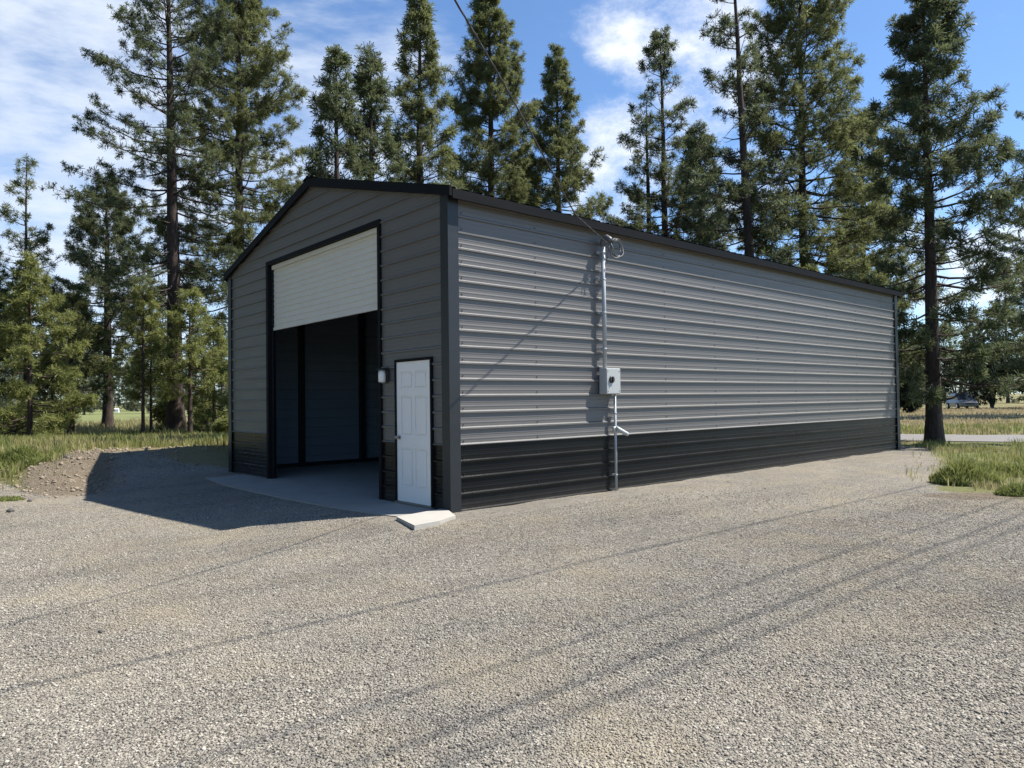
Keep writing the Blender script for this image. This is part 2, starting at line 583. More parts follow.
def build_clods(n=900, seed=8):
    rg = np.random.default_rng(seed)
    v0, f0 = ico()
    x = -7.2 - 3.6 * rg.random(n * 6); y = 12.2 + 5.0 * rg.random(n * 6)
    sd = poly_sd(x, y, GPOLY)
    ok = (sd < .5) & (sd > -1.3) & (x + .45 * (y - 13) > -9.6)
    x, y = x[ok][:n], y[ok][:n]
    n = len(x)
    s = .010 + .038 * rg.random(n) ** 3
    P = v0[None] * (1 + .5 * (rg.random((n, len(v0), 1)) - .5)) * (1 + .6 * (rg.random((n, 1, 3)) - .5)) * np.array([1, 1, .7])
    Q = P * s[:, None, None]
    Q[..., 0] += x[:, None]; Q[..., 1] += y[:, None]; Q[..., 2] += (height(x, y) + s * .2)[:, None]
    F = f0[None] + (np.arange(n) * len(v0))[:, None, None]
    o = raw_mesh('dirt_clods', Q.reshape(-1, 3), faces_tri=F.reshape(-1, 3), mat=M['clod'])
    tag(o, kind='stuff')


build_clods()

# ------------------------------------------------------------------ grass and weeds
def blades(name, x, y, h, tint, mat, seed, wid=.02, lean=.5, base_z=None, parent=None, local=None):
    rng = np.random.default_rng(seed)
    n = len(x)
    z = height(x, y) if base_z is None else base_z
    a = rng.random(n) * 6.283
    la = rng.random(n) * 6.283
    ln = lean * rng.random(n) * h
    w = wid * (.6 + .8 * rng.random(n))
    bx, by = np.cos(a) * w / 2, np.sin(a) * w / 2
    lx, ly = np.cos(la) * ln, np.sin(la) * ln
    p0 = np.stack([x - bx, y - by, z - .02], 1); p1 = np.stack([x + bx, y + by, z - .02], 1)
    m0 = np.stack([x - bx * .7 + lx * .35, y - by * .7 + ly * .35, z + h * .6], 1)
    m1 = np.stack([x + bx * .7 + lx * .35, y + by * .7 + ly * .35, z + h * .6], 1)
    tp = np.stack([x + lx, y + ly, z + h * (1 - .2 * lean * rng.random(n))], 1)
    Vt = np.stack([p0, p1, m0, m1, tp], 1).reshape(-1, 3)
    if local is not None: Vt = Vt - np.asarray(local)
    i = np.arange(n)[:, None] * 5
    F = np.concatenate([i + np.array([0, 1, 3]), i + np.array([0, 3, 2]), i + np.array([2, 3, 4])], 0)
    return raw_mesh(name, Vt, faces_tri=F, mat=mat, parent=parent, attrs={'tint': np.repeat(tint, 5)})


def clumpy(rng, n, x0, x1, y0, y1, per=26, spread=.28):
    k = max(1, n // per)
    cx = x0 + (x1 - x0) * rng.random(k); cy = y0 + (y1 - y0) * rng.random(k)
    ct = rng.random(k); ch = .5 + rng.random(k)
    i = rng.integers(0, k, n)
    return cx[i] + rng.normal(0, spread, n), cy[i] + rng.normal(0, spread, n), ct[i], ch[i]


def outside_building(x, y, m=.25):
    dx, dy = x - C0[0], y - C0[1]
    u = dx * U[0] + dy * U[1]; v = dx * V[0] + dy * V[1]
    return ~((u > -m) & (u < L + m) & (v > -m) & (v < W + m))


rng = np.random.default_rng(11)


def grass_patch(n, x0, x1, y0, y1, hh, mat, seed, sd_lim=-.1, wid=.02, cond=None, tmul=(0.0, 1.0), per=26, spread=.28, road=True):
    r = np.random.default_rng(seed)
    x, y, t, ch = clumpy(r, n, x0, x1, y0, y1, per, spread)
    sd = poly_sd(x, y, GPOLY)
    keep = (sd < sd_lim + .35 * (r.random(n) - .3) + .55 * (r.random(n) < .06)) & outside_building(x, y)
    if cond is not None: keep &= cond(x, y, r)
    x, y, t, ch = x[keep], y[keep], t[keep], ch[keep]
    h = hh * (.45 + .75 * r.random(len(x))) * ch
    tint = np.clip(tmul[0] + (tmul[1] - tmul[0]) * (.65 * t + .35 * r.random(len(x))), 0, 1)
    return tag(blades('grass', x, y, h, tint, mat, seed + 1, wid), kind='stuff')


def not_road(x, y, r):
    yl = np.interp(x, [7, 11, 15, 20, 28, 40, 60], [31, 27.6, 25.6, 24.2, 22.9, 21.4, 19.6])
    return (np.abs(y - yl) > 2.0) | (x < 5)


def off_mound(x, y, r):
    sd = poly_sd(x, y, GPOLY)
    bare = (sd > -.55 - .8 * r.random(len(x))) & (x + .45 * (y - 13) > -9.3) & (y < 20)
    return ~bare & not_road(x, y, r)


grass_patch(56000, -30, -4, 12, 34, .17, M['grass'], 21, cond=off_mound, wid=.020, per=40, spread=.2)
grass_patch(52000, -30, -4, 12, 36, .21, M['weeds'], 23, cond=off_mound, wid=.024, per=80, spread=.24)
grass_patch(34000, -34, -2, 33, 70, .34, M['grass'], 25, wid=.04, cond=not_road, tmul=(.1, .9))
grass_patch(24000, 7.5, 26, 12.2, 22.5, .12, M['grass'], 27, cond=not_road, wid=.018, tmul=(.2, 1), per=34, spread=.17)
grass_patch(13000, 8, 26, 12.6, 22.5, .19, M['weeds'], 29, cond=not_road, wid=.020, per=70, spread=.22)
grass_patch(46000, 8, 60, 26, 78, .17, M['straw'], 31, cond=not_road, wid=.045, tmul=(.3, 1.0), per=40, spread=.7)
grass_patch(12000, 10, 44, 26, 36, .20, M['weeds'], 33, cond=not_road, wid=.03, per=60, spread=.7)


def weed_clump(px, py, rx, ry, hh, n, seed, label, mat='weeds', tm=(0, 1), group=None):
    r = np.random.default_rng(seed)
    c = gpt(px, py, -.03)
    a = r.random(n) * 6.283; q = np.sqrt(r.random(n))
    x = c[0] + np.cos(a) * q * rx; y = c[1] + np.sin(a) * q * ry
    bump = .75 + .35 * np.sin(x * 5.1 + seed) * np.sin(y * 6.3)
    h = hh * (1 - .65 * q ** 2) * (.5 + .6 * r.random(n)) * bump
    z = height(x, y)
    o = blades('weed_clump', x, y, h, np.clip(tm[0] + (tm[1] - tm[0]) * r.random(n), 0, 1), M[mat], seed + 1, .022, .75,
               base_z=z, local=(c[0], c[1], 0))
    o.location = (c[0], c[1], 0)
    return tag(o, label, 'weed', group)


weed_clump(967, 478, .62, .5, .58, 3400, 41, 'big lime green weed clump at the gravel edge before the dark trunk', group='weed clumps')
weed_clump(1012, 470, .8, .6, .42, 2600, 43, 'lower straggly weed clump beside the big lime green one', tm=(.2, 1), group='weed clumps')
weed_clump(1018, 489, .35, .25, .26, 900, 45, 'small dark green weed tuft in the bare soil at gravel edge', tm=(0, .5), group='weed clumps')
weed_clump(12, 478, .9, .55, .40, 3600, 47, 'broad leafy green weed patch beside the bare dirt mound', tm=(0, .7), group='weed clumps')
weed_clump(6, 497, .3, .2, .16, 500, 49, 'tiny weed sprig alone on the gravel by a dark stone', tm=(.1, .8), group='weed clumps')


def rock(px, py, r, label, seed):
    rg = np.random.default_rng(seed)
    bm = bmesh.new()
    bmesh.ops.create_icosphere(bm, subdivisions=2, radius=r)
    for v in bm.verts:
        k = 1 + .3 * math.sin(v.co.x * 2.1 / r + seed) * math.cos(v.co.y * 1.7 / r) + .12 * (rg.random() - .5)
        v.co = Vector((v.co.x * k * 1.2, v.co.y * k, v.co.z * k * .7))
    me = bpy.data.meshes.new('rock'); bm.to_mesh(me); bm.free()
    me.materials.append(M['rock'])
    o = bpy.data.objects.new('rock', me); COL.objects.link(o)
    c = gpt(px, py, -.05)
    o.location = (c[0], c[1], float(height(c[0], c[1])) + r * .35)
    return tag(o, label, 'rock', 'loose dark rocks')


rock(10, 508, .05, 'dark fist sized rock on gravel below the weed sprig', 1)
rock(30, 499, .035, 'smaller dark rock on gravel right of the weed sprig', 2)
rock(102, 624, .02, 'dark pebble lying alone on the open gravel at left', 3)
rock(66, 478, .06, 'brown rock half sunk in the face of the dirt mound', 6)

# ------------------------------------------------------------------ the garage
BROT = math.atan2(U[1], U[0])     # local x = U, local y = V
RIB = .2286
OUT = .025


def profile(z0, z1, phase=0.0):
    """(z, proud) points of ribbed sheet steel between z0 and z1: a tall rib each 9 in and two low ones between"""
    pts = []
    k = math.floor((z0 - phase) / RIB) - 1
    while phase + k * RIB < z1 + RIB:
        c = phase + k * RIB
        pts += [(c - .016, 0), (c - .011, OUT), (c + .011, OUT), (c + .028, 0)]
        for m in (c + RIB * .36, c + RIB * .64):
            pts += [(m - .013, 0), (m - .007, .0024), (m + .007, .0024), (m + .015, 0)]
        k += 1
    zs = [p[0] for p in pts]; os_ = [p[1] for p in pts]
    res = [(z0, float(np.interp(z0, zs, os_)))]
    res += [p for p in pts if z0 + 1e-4 < p[0] < z1 - 1e-4]
    res.append((z1, float(np.interp(z1, zs, os_))))
    return res


def add_breaks(prof, zs):
    pz = [p[0] for p in prof]; po = [p[1] for p in prof]
    allz = sorted(set([round(z, 5) for z in pz] + [round(z, 5) for z in zs if pz[0] < z < pz[-1]]))
    return [(z, float(np.interp(z, pz, po))) for z in allz]


def sheet(name, prof, span, place, mat, parent, smooth=False):
    """span(zmid) -> list of (lo(z), hi(z)) intervals; place(s, z, o) -> local point"""
    vs, fs = [], []
    for (za, oa), (zb, ob) in zip(prof[:-1], prof[1:]):
        for lo, hi in span((za + zb) / 2):
            i = len(vs)
            vs += [place(lo(za), za, oa), place(hi(za), za, oa), place(hi(zb), zb, ob), place(lo(zb), zb, ob)]
            fs.append((i, i + 1, i + 2, i + 3))
    return raw_mesh(name, vs, faces=fs, mat=mat, parent=parent)


G = empty('metal_garage', C0, BROT, 'tall charcoal and gray ribbed steel garage with open roll-up door', 'garage')
const = lambda c: (lambda z: c)
OP0, OP1, OPZ = 1.845, 6.12, 4.31          # roll-up opening
DR0, DR1, DRZ = .395, 1.365, 2.155         # entry door opening incl. frame
slope = (PK - H) / (W / 2)
ZB = -.14


def front_span(zm):
    holes = []
    if zm < DRZ: holes.append((DR0, DR1))
    if zm < OPZ: holes.append((OP0, OP1))
    if zm > H:
        lo = lambda z: min((z - H) / slope, W / 2); hi = lambda z: W - min((z - H) / slope, W / 2)
    else:
        lo, hi = const(0.0), const(W)
    edges = [lo] + [const(e) for h in holes for e in h] + [hi]
    return [(edges[i], edges[i + 1]) for i in range(0, len(edges), 2)]


def gable_prof(z0, z1):
    return add_breaks(profile(z0, z1, ZT), [DRZ, OPZ, H])


full = lambda a, b: (lambda zm: [(const(a), const(b))])
S = M['siding']; DS = M['dark_siding']
fplace = lambda s, z, o: (-o, s, z)
sheet('front_siding', gable_prof(ZT + .002, PK - .03), front_span, fplace, S, G)
for a_, b_ in ((0.0, DR0), (DR1, OP0), (OP1, W)):
    sheet('front_wainscot', profile(ZB, ZT - .002, ZT), full(a_, b_), fplace, DS, G)
sheet('side_siding', profile(ZT + .002, H, ZT), full(0, L), lambda s, z, o: (s, -o, z), S, G)
sheet('side_wainscot', profile(ZB, ZT - .002, ZT), full(0, L), lambda s, z, o: (s, -o, z), DS, G)
sheet('side_siding', profile(ZT + .002, H, ZT), full(0, L), lambda s, z, o: (s, W + o, z), S, G)
sheet('side_wainscot', profile(ZB, ZT - .002, ZT), full(0, L), lambda s, z, o: (s, W + o, z), DS, G)


def rear_span(zm):
    if zm > H:
        return [(lambda z: min((z - H) / slope, W / 2), lambda z: W - min((z - H) / slope, W / 2))]
    return [(const(0.0), const(W))]


sheet('rear_siding', add_breaks(profile(ZT + .002, PK - .03, ZT), [H]), rear_span, lambda s, z, o: (L + o, s, z), S, G)
sheet('rear_wainscot', profile(ZB, ZT - .002, ZT), rear_span, lambda s, z, o: (L + o, s, z), DS, G)
def fasteners(name, xs, z0, z1, place, parent):
    m = MB()
    k = math.ceil((z0 - ZT) / RIB)
    while ZT + k * RIB < z1:
        for x in xs:
            for dz in (.055,):
                p = place(x, ZT + k * RIB + dz)
                m.box(p[0] - .007, p[0] + .007, p[1] - .007, p[1] + .007, p[2] - .007, p[2] + .007, .003)
        k += 1
    o = m.build(name, M['trim'], parent); o['kind'] = 'stuff'
    return o


fasteners('fasteners', [1.64 + 1.62 * k for k in range(9)] + [.22, L - .22], .1, H - .1, lambda a, z: (a, -.004, z), G)
# the back of the sheets, seen inside
sheet('inner_lining', profile(ZB, H, ZT), full(.02, L - .02), lambda s, z, o: (s, W - .016 + o, z), M['liner'], G)
sheet('inner_lining', profile(ZB, H, ZT), full(.02, L - .02), lambda s, z, o: (s, .016 - o, z), M['liner'], G)
sheet('inner_lining', add_breaks(profile(ZB, PK - .05, ZT), [H]), rear_span, lambda s, z, o: (L - .016 + o, s, z), M['liner'], G)
# tube frames: posts, rafters, girts
for y in (.12, W - .12):
    for k in range(9):
        x = 1.64 + 1.62 * k
        MB().box(x - .065, x + .065, y - .055, y + .055, 0, H - .05).build('frame_post', M['post'], G)
for k in range(9):
    x = 1.64 + 1.62 * k
    m = MB()
    for s in (0, 1):
        y0, y1 = (.12, W / 2) if s == 0 else (W / 2, W - .12)
        z0, z1 = (H - .12, PK - .14) if s == 0 else (PK - .14, H - .12)
        m.tube([(x, y0, z0), (x, y1, z1)], .06, 4)
    m.build('rafter', M['post'], G)
m = MB()
for y in (.05, W - .05): m.box(.05, L - .05, y - .04, y + .04, 0.0, .09)
m.build('base_rail', M['post'], G)

# roof sheets with ribs running down the slope
OVS, OVF = .15, .07
T = M['trim']


def roof_sheet(side):
    xs = profile(-OVF, L + OVF, 0.0)
    vs, fs = [], []
    sl = slope
    for i, (x, o) in enumerate(xs):
        for y in (W / 2, -OVS):
            z = PK + .06 - (W / 2 - y) * sl + o
            vs.append((x, y if side == 0 else W - y, z))
    for i in range(len(xs) - 1):
        fs.append((2 * i, 2 * i + 1, 2 * i + 3, 2 * i + 2))
    return raw_mesh('roof_sheet', vs, faces=fs, mat=M['roof'], parent=G)


roof_sheet(0); roof_sheet(1)
m = MB()      # soffit closing the roof from beneath
for s in (0, 1):
    f = (lambda y: y) if s == 0 else (lambda y: W - y)
    zz = lambda y: PK + .02 - (W / 2 - y) * slope
    m.quad((-OVF + .01, f(W / 2), zz(W / 2)), (L + OVF - .01, f(W / 2), zz(W / 2)), (L + OVF - .01, f(-OVS + .01), zz(-OVS + .01)), (-OVF + .01, f(-OVS + .01), zz(-OVS + .01)))
m.build('roof_deck', M['roof'], G)


def rake(x0, x1):
    m = MB()
    for s in (0, 1):
        f = (lambda y: y) if s == 0 else (lambda y: W - y)
        top = lambda y: PK + .095 - (W / 2 - y) * slope
        a = [(f(-OVS - .01), top(-OVS - .01)), (f(W / 2), top(W / 2))]
        hh = .165
        pts = [(a[0][0], a[0][1]), (a[1][0], a[1][1]), (a[1][0], a[1][1] - hh), (a[0][0], a[0][1] - hh * .85)]
        A = [m.bm.verts.new((x0, p[0], p[1])) for p in pts]; B = [m.bm.verts.new((x1, p[0], p[1])) for p in pts]
        m.bm.faces.new(A[::-1]); m.bm.faces.new(B)
        for i in range(4): m.bm.faces.new([A[i], A[(i + 1) % 4], B[(i + 1) % 4], B[i]])
    return m.build('rake_trim', M['roof'], G)


rake(-OVF - .02, -OVF + .02)
rake(L + OVF - .02, L + OVF + .02)
ze = PK + .06 - (W / 2 + OVS) * slope
for y0, y1 in ((-OVS - .012, -OVS + .012), (W + OVS - .012, W + OVS + .012)):
    MB().box(-OVF + .032, L + OVF - .032, y0, y1, ze - .135, ze - .004).build('eave_trim', M['roof'], G)
m = MB()
for s in (-1, 1):
    m.quad((-OVF - .04, W / 2, PK + .115), (L + OVF + .04, W / 2, PK + .115), (L + OVF + .04, W / 2 + s * .2, PK + .115 - .2 * slope), (-OVF - .04, W / 2 + s * .2, PK + .115 - .2 * slope))
m.build('ridge_cap', M['roof'], G)


def corner(x, y, sx, sy):
    """L shaped trim on a corner; sx, sy point outwards"""
    m = MB()
    w, p = .145, OUT + .012
    xo, yo = x + sx * p, y + sy * p
    m.box(min(xo, x - sx * w), max(xo, x - sx * w), min(yo, yo - sy * .008), max(yo, yo - sy * .008), ZB, H + .02)
    m.box(min(xo, xo - sx * .008), max(xo, xo - sx * .008), min(yo - sy * .0085, y - sy * w), max(yo - sy * .0085, y - sy * w), ZB, H + .02)
    return m.build('corner_trim', T, G)


corner(0, 0, -1, -1); corner(0, W, -1, 1); corner(L, 0, 1, -1); corner(L, W, 1, 1)
# base flashing and frieze trim
MB().box(.15, L - .15, -OUT - .010, -.002, H - .06, H + .01).build('frieze_trim', T, G)

# roll-up opening trim and door
m = MB()
xo = -OUT - .014
m.box(xo, .10, OP1, OP1 + .012, 0, OPZ)
m.box(xo, .10, OP0 - .012, OP0, 0, OPZ)
m.box(xo, .10, OP0 - .012, OP1 + .012, OPZ, OPZ + .012)
m.box(xo, -.001, OP1 + .0125, OP1 + .10, 0, OPZ + .08)
m.box(xo, -.001, OP0 - .075, OP0 - .0125, 0, OPZ + .08)
m.box(xo, -.001, OP0 - .0125, OP1 + .0125, OPZ + .0125, OPZ + .08)
m.build('opening_trim', M['roof'], G)
RZ = 3.05
vs, fs = [], []
prof = []
z = RZ
while z < OPZ + .1:
    for a, o in ((0, 0), (.046, .0), (.058, .012), (.066, .012), (.078, 0)):
        prof.append((z + a, o))
    z += .105
rollup = sheet('roll_up_door', prof, full(OP0 + .04, OP1 - .04), lambda s, z, o: (.075 - o, s, z), M['curtain'], G)
m = MB().box(.055, .095, OP0 + .035, OP1 - .035, RZ - .055, RZ + .001, .004)
m.build('bottom_bar', M['curtain'], rollup)
for y0, y1 in ((OP0 + .001, OP0 + .055), (OP1 - .055, OP1 - .001)):
    MB().box(.045, .054, y0, y1, 0, OPZ).box(.098, .106, y0, y1, 0, OPZ).build('guide_rail', M['post'], rollup)
MB().tube([(.36, OP0 - .1, OPZ + .30), (.36, OP1 + .1, OPZ + .30)], .22, 20).build('door_drum', M['curtain'], rollup)
m = MB().box(.03, .072, OP0 + .04, OP1 - .04, OPZ - .085, OPZ - .005)
m.build('head_seal', M['curtain'], rollup)

# entry door with six pressed panels
ed = empty('entry_door'); ed.parent = G
m = MB()
m.box(-OUT - .016, .05, DR0, DR0 + .035, .03, DRZ - .04)
m.box(-OUT - .016, .05, DR1 - .035, DR1, .03, DRZ - .04)
m.box(-OUT - .016, .05, DR0, DR1, DRZ - .0398, DRZ)
m.build('door_frame', M['roof'], ed)
MB().box(-OUT - .03, .06, DR0 + .002, DR1 - .002, .004, .029).build('threshold', M['knob'], ed)
d0, d1, z0, z1 = DR0 + .036, DR1 - .036, .034, DRZ - .042
m = MB()
xf = -.006
m.box(xf, xf + .04, d0, d1, z0, z1)
dw, dh = d1 - d0, z1 - z0
ys = [0, .13, .455, .545, .87, 1.0]
zs = [0, .11, .385, .475, .755, .81, .93, 1.0]      # rails and panel rows from the bottom
xr = xf - .016
Y = lambda k: d0 + dw * ys[k]; Z = lambda k: z0 + dh * zs[k]
for k in (0, 2, 4): m.box(xr, xf - .0002, Y(k), Y(k + 1), z0, z1)
for k in (0, 2, 4, 6):
    for j in (1, 3): m.box(xr, xf - .0002, Y(j) + .0002, Y(j + 1) - .0002, Z(k), Z(k + 1))
for k in (1, 3, 5):
    for j in (1, 3):
        e = .022
        m.box(xf - .012, xf - .0001, Y(j) + e, Y(j + 1) - e, Z(k) + e, Z(k + 1) - e, .009)
leaf = m.build('door_leaf', M['white_door'], ed)
ky = d1 - .07
m = MB().tube([(xr, ky, .985), (xr - .012, ky, .985)], .032, 16)
m.tube([(xr - .012, ky, .985), (xr - .05, ky, .985)], .011, 10)
m.tube([(xr - .045, ky, .985), (xr - .055, ky, .985), (xr - .07, ky, .985), (xr - .082, ky, .985), (xr - .086, ky, .985)], [.016, .027, .031, .024, .008], 16)
m.build('door_knob', M['knob'], leaf)

# floor slab and apron: poured before the walls, ground falls away in front
slab = MB()
poly = [uv(L - .02, .02), uv(L - .02, W - .02), uv(.0, W - .02)] 
poly = [p[:2] for p in poly]
ap = [(205, 478), (224, 484.5), (250, 490.5), (285, 498), (330, 506.5), (372, 513.2), (391, 515.6)]
app = []
for a, b in ap:
    q = gpt(a, b, -.0)
    app.append(q[:2])
poly = poly + [uv(-.02, 7.45)[:2]] + app + [uv(-.72, .20)[:2], uv(-.04, .20)[:2], uv(.01, -.02)[:2], uv(.3, .02)[:2]]
slab.prism(poly, -.16, .0)
o = slab.build('concrete_slab', M['concrete'])
tag(o, kind='structure')

pad = [gpt(396.5, 516.6, .03)[:2], gpt(414.5, 525.4, .03)[:2], gpt(440, 520.6, .03)[:2], gpt(455.5, 515.4, .03)[:2], uv(-.05, .0)[:2], uv(-.05, .185)[:2]]
o = MB().prism(pad, -.16, .03).build('concrete_step', M['pale_concrete'])
tag(o, 'small pale sunlit concrete pad at the garage corner near the white door', 'step')

# lantern beside the door
lan = empty('wall_lantern', uv(-OUT, 1.60, 1.92), BROT, 'small black wall lantern with white glass cylinder beside entry door', 'lantern')
MB().box(-.02, 0, -.055, .055, -.11, .13, .006).build('back_plate', M['black_plastic'], lan)
m = MB().tube([(-.09, 0, .115), (-.09, 0, .10), (-.09, 0, .085)], [.03, .085, .085], 16)
m.box(-.09, -.0205, -.02, .02, .09, .12)
m.build('lantern_cap', M['black_plastic'], lan)
MB().tube([(-.09, 0, .084), (-.09, 0, .02), (-.09, 0, -.09), (-.09, 0, -.10)], [.05, .056, .056, .04], 18).build('glass_shade', M['globe'], lan)

# electrical service on the long wall
sm = empty('service_mast', uv(3.10, -OUT, 0), BROT, 'gray conduit mast with curved weatherhead on the ribbed side wall', 'conduit')
yo = -.075
MB().tube([(0, yo, 2.03), (0, yo, 4.08)], .034, 14).build('conduit', M['pvc'], sm)
MB().tube([(0, yo, 4.06), (0, yo, 4.12), (.0, yo - .02, 4.17), (.01, yo - .075, 4.19), (.02, yo - .13, 4.15), (.02, yo - .15, 4.11)], [.042, .048, .052, .052, .048, .042], 14).build('weatherhead', M['coil'], sm)
for z in (2.35, 2.95, 3.5, 3.95):
    m = MB().box(-.09, .06, yo + .038, -.001, z - .02, z + .02).tube([(-.045, yo, z - .018), (-.045, yo, z + .018)], .006, 6)
    m.tube([(0, yo, z - .012), (0, yo, z + .012)], .039, 14)
    m.build('strut_clamp', M['pvc'], sm)
# cable tails looped beside the weatherhead
m = MB()
for k, (rr, oy, ph) in enumerate(((.155, -.16, 0), (.14, -.19, .5), (.125, -.14, 1.1))):
    m.tube([(.20 + .012 * k + rr * math.cos(t), yo + oy + .05 + .02 * math.sin(2 * t + ph), 4.03 + rr * 1.05 * math.sin(t)) for t in np.linspace(0, 2 * math.pi, 25)[:-1]], .009, 6, closed=True)
m.tube([(.02, yo - .14, 4.12), (.05, yo - .17, 4.00), (.10, yo - .17, 3.90), (.2, yo - .15, 3.875)], .009, 6)
m.tube([(.02, yo - .12, 4.13), (-.04, yo - .16, 3.98), (-.05, yo - .15, 3.86), (-.06, yo - .12, 3.80)], .008, 6)
m.build('cable_loop', M['coil'], sm)

mbx = empty('meter_box', uv(3.20, -OUT, 0), BROT, 'light gray metal electrical box at the foot of the conduit mast', 'electrical box')
MB().box(-.175, .175, -.165, -.012, 1.60, 2.03, .008).build('cabinet', M['box'], mbx)
MB().box(-.167, .167, -.176, -.1655, 1.61, 2.02, .004).build('cover', M['box'], mbx)
m = MB().tube([(-.06, -.1765, 1.84), (-.06, -.20, 1.84), (-.06, -.205, 1.84)], [.058, .058, .045], 18)
m.build('dial', M['black_plastic'], mbx)
MB().box(-.066, -.054, -.220, -.2055, 1.80, 1.88, .003).build('handle', M['black_plastic'], mbx)
for a in (-.14, .14):
    for z in (1.65, 1.98): MB().tube([(a, -.1765, z), (a, -.182, z)], .008, 8).build('screw', M['knob'], mbx)

cd = empty('riser_conduit', uv(3.355, -OUT, 0), BROT, 'thin gray conduit running from electrical box down into the gravel', 'conduit')
MB().tube([(0, -.06, -.12), (0, -.06, 1.598)], .022, 12).build('pipe', M['pvc'], cd)
for z in (.25, 1.28):
    MB().box(-.045, .045, -.037, -.001, z - .014, z + .014).tube([(0, -.06, z - .012), (0, -.06, z + .012)], .027, 12).build('strap', M['pvc'], cd)
m = MB().tube([(-.03, -.06, .955), (-.03, -.06, 1.06)], .03, 12)
m.tube([(-.02, -.085, 1.05), (.03, -.13, 1.0), (.13, -.20, .93), (.15, -.21, .92)], [.03, .036, .036, .030], 12)
m.build('spotlight', M['box'], cd)

# service drop: twisted cable from the weatherhead up to the pole behind the photographer
A = uv(3.08, -OUT - .19, 4.08)
drop = [A, np.array([.93, 10.06, 4.14]), np.array([.66, 9.24, 4.30]), np.array([.24, 7.99, 4.56]), np.array([-.08, 7.05, 4.75]), np.array([-.46, 5.99, 4.96])]
POLE = np.array([-3.9, -3.2, 0])
for t in np.linspace(.15, 1, 8):
    p = drop[5] if False else np.array([-.46, 5.99, 4.96])
    q = p + (np.array([POLE[0], POLE[1], 7.0]) - p) * t
    q[2] -= .25 * math.sin(math.pi * t)
    drop.append(q)


def smooth_path(P, n=60):
    P = np.array(P, float)
    s = np.concatenate([[0], np.cumsum(np.linalg.norm(np.diff(P, axis=0), axis=1))])
    t = np.linspace(0, s[-1], n)
    Q = np.stack([np.interp(t, s, P[:, k]) for k in range(3)], 1)
    for _ in range(3): Q[1:-1] = (Q[:-2] + 2 * Q[1:-1] + Q[2:]) / 4
    return Q, t


Q, tt = smooth_path(drop, 220)
m = MB()
for k in range(3):
    pts = []
    for q, t in zip(Q, tt):
        a = t * 9 + k * 2.094
        pts.append(tuple(q + .0055 * np.array([math.cos(a), 0, math.sin(a)])))
    m.tube(pts, .0052, 5)
o = m.build('service_drop', M['cable'])
tag(o, 'black twisted overhead cable running from sky to the weatherhead', 'cable')

# the overhead line the drop comes from: it passes above the yard and shades thin stripes on the gravel
ca, sa = math.cos(rad(40)), math.sin(rad(40))
names = ['lowest bare line wire, crossing the yard nearest the garage wall', 'second line wire, next to the lowest wire over the yard',
         'third line wire, between second and outermost wires', 'outermost line wire, farthest from the garage']
for k, (off, zw, rr) in enumerate(((5.01, 8.0, .014), (3.45, 8.9, .012), (2.94, 8.9, .015), (2.67, 8.9, .012))):
    op = off - .347 * zw
    m = MB()
    m.tube([(t * ca - op * sa, t * sa + op * ca, zw + .9 * (abs(t) / 45) ** 2 * 1.2) for t in np.linspace(-45, 60, 40)], rr, 6)
    tag(m.build('line_wire', M['alu']), names[k], 'power line', 'overhead line wires')

# ------------------------------------------------------------------ pines
class Tree:
    def __init__(self, seed):
        self.r = np.random.default_rng(seed)
        self.wv, self.wf, self.nw = [], [], 0
        self.tp, self.td, self.ts, self.tt = [], [], [], []

    def limb(self, pts, rs, seg=5):
        pts = np.asarray(pts, float)
        n = len(pts)
        d = np.gradient(pts, axis=0)
        d /= np.linalg.norm(d, axis=1)[:, None] + 1e-9
        ref = np.array([0, 0, 1.0]) if abs(d[0][2]) < .8 else np.array([1.0, 0, 0])
        a = np.cross(d, ref); a /= np.linalg.norm(a, axis=1)[:, None] + 1e-9
        b = np.cross(d, a)
        t = np.arange(seg) * 2 * math.pi / seg
        ring = pts[:, None] + (a[:, None] * np.cos(t)[None, :, None] + b[:, None] * np.sin(t)[None, :, None]) * np.asarray(rs)[:, None, None]
        i = self.nw + np.arange(n * seg).reshape(n, seg)
        j = np.roll(i, -1, axis=1)
        f = np.stack([i[:-1], j[:-1], j[1:], i[1:]], -1).reshape(-1, 4)
        self.wv.append(ring.reshape(-1, 3)); self.wf.append(f); self.nw += n * seg

    def tuft(self, p, d, s, t):
        self.tp.append(p); self.td.append(d); self.ts.append(s); self.tt.append(t)


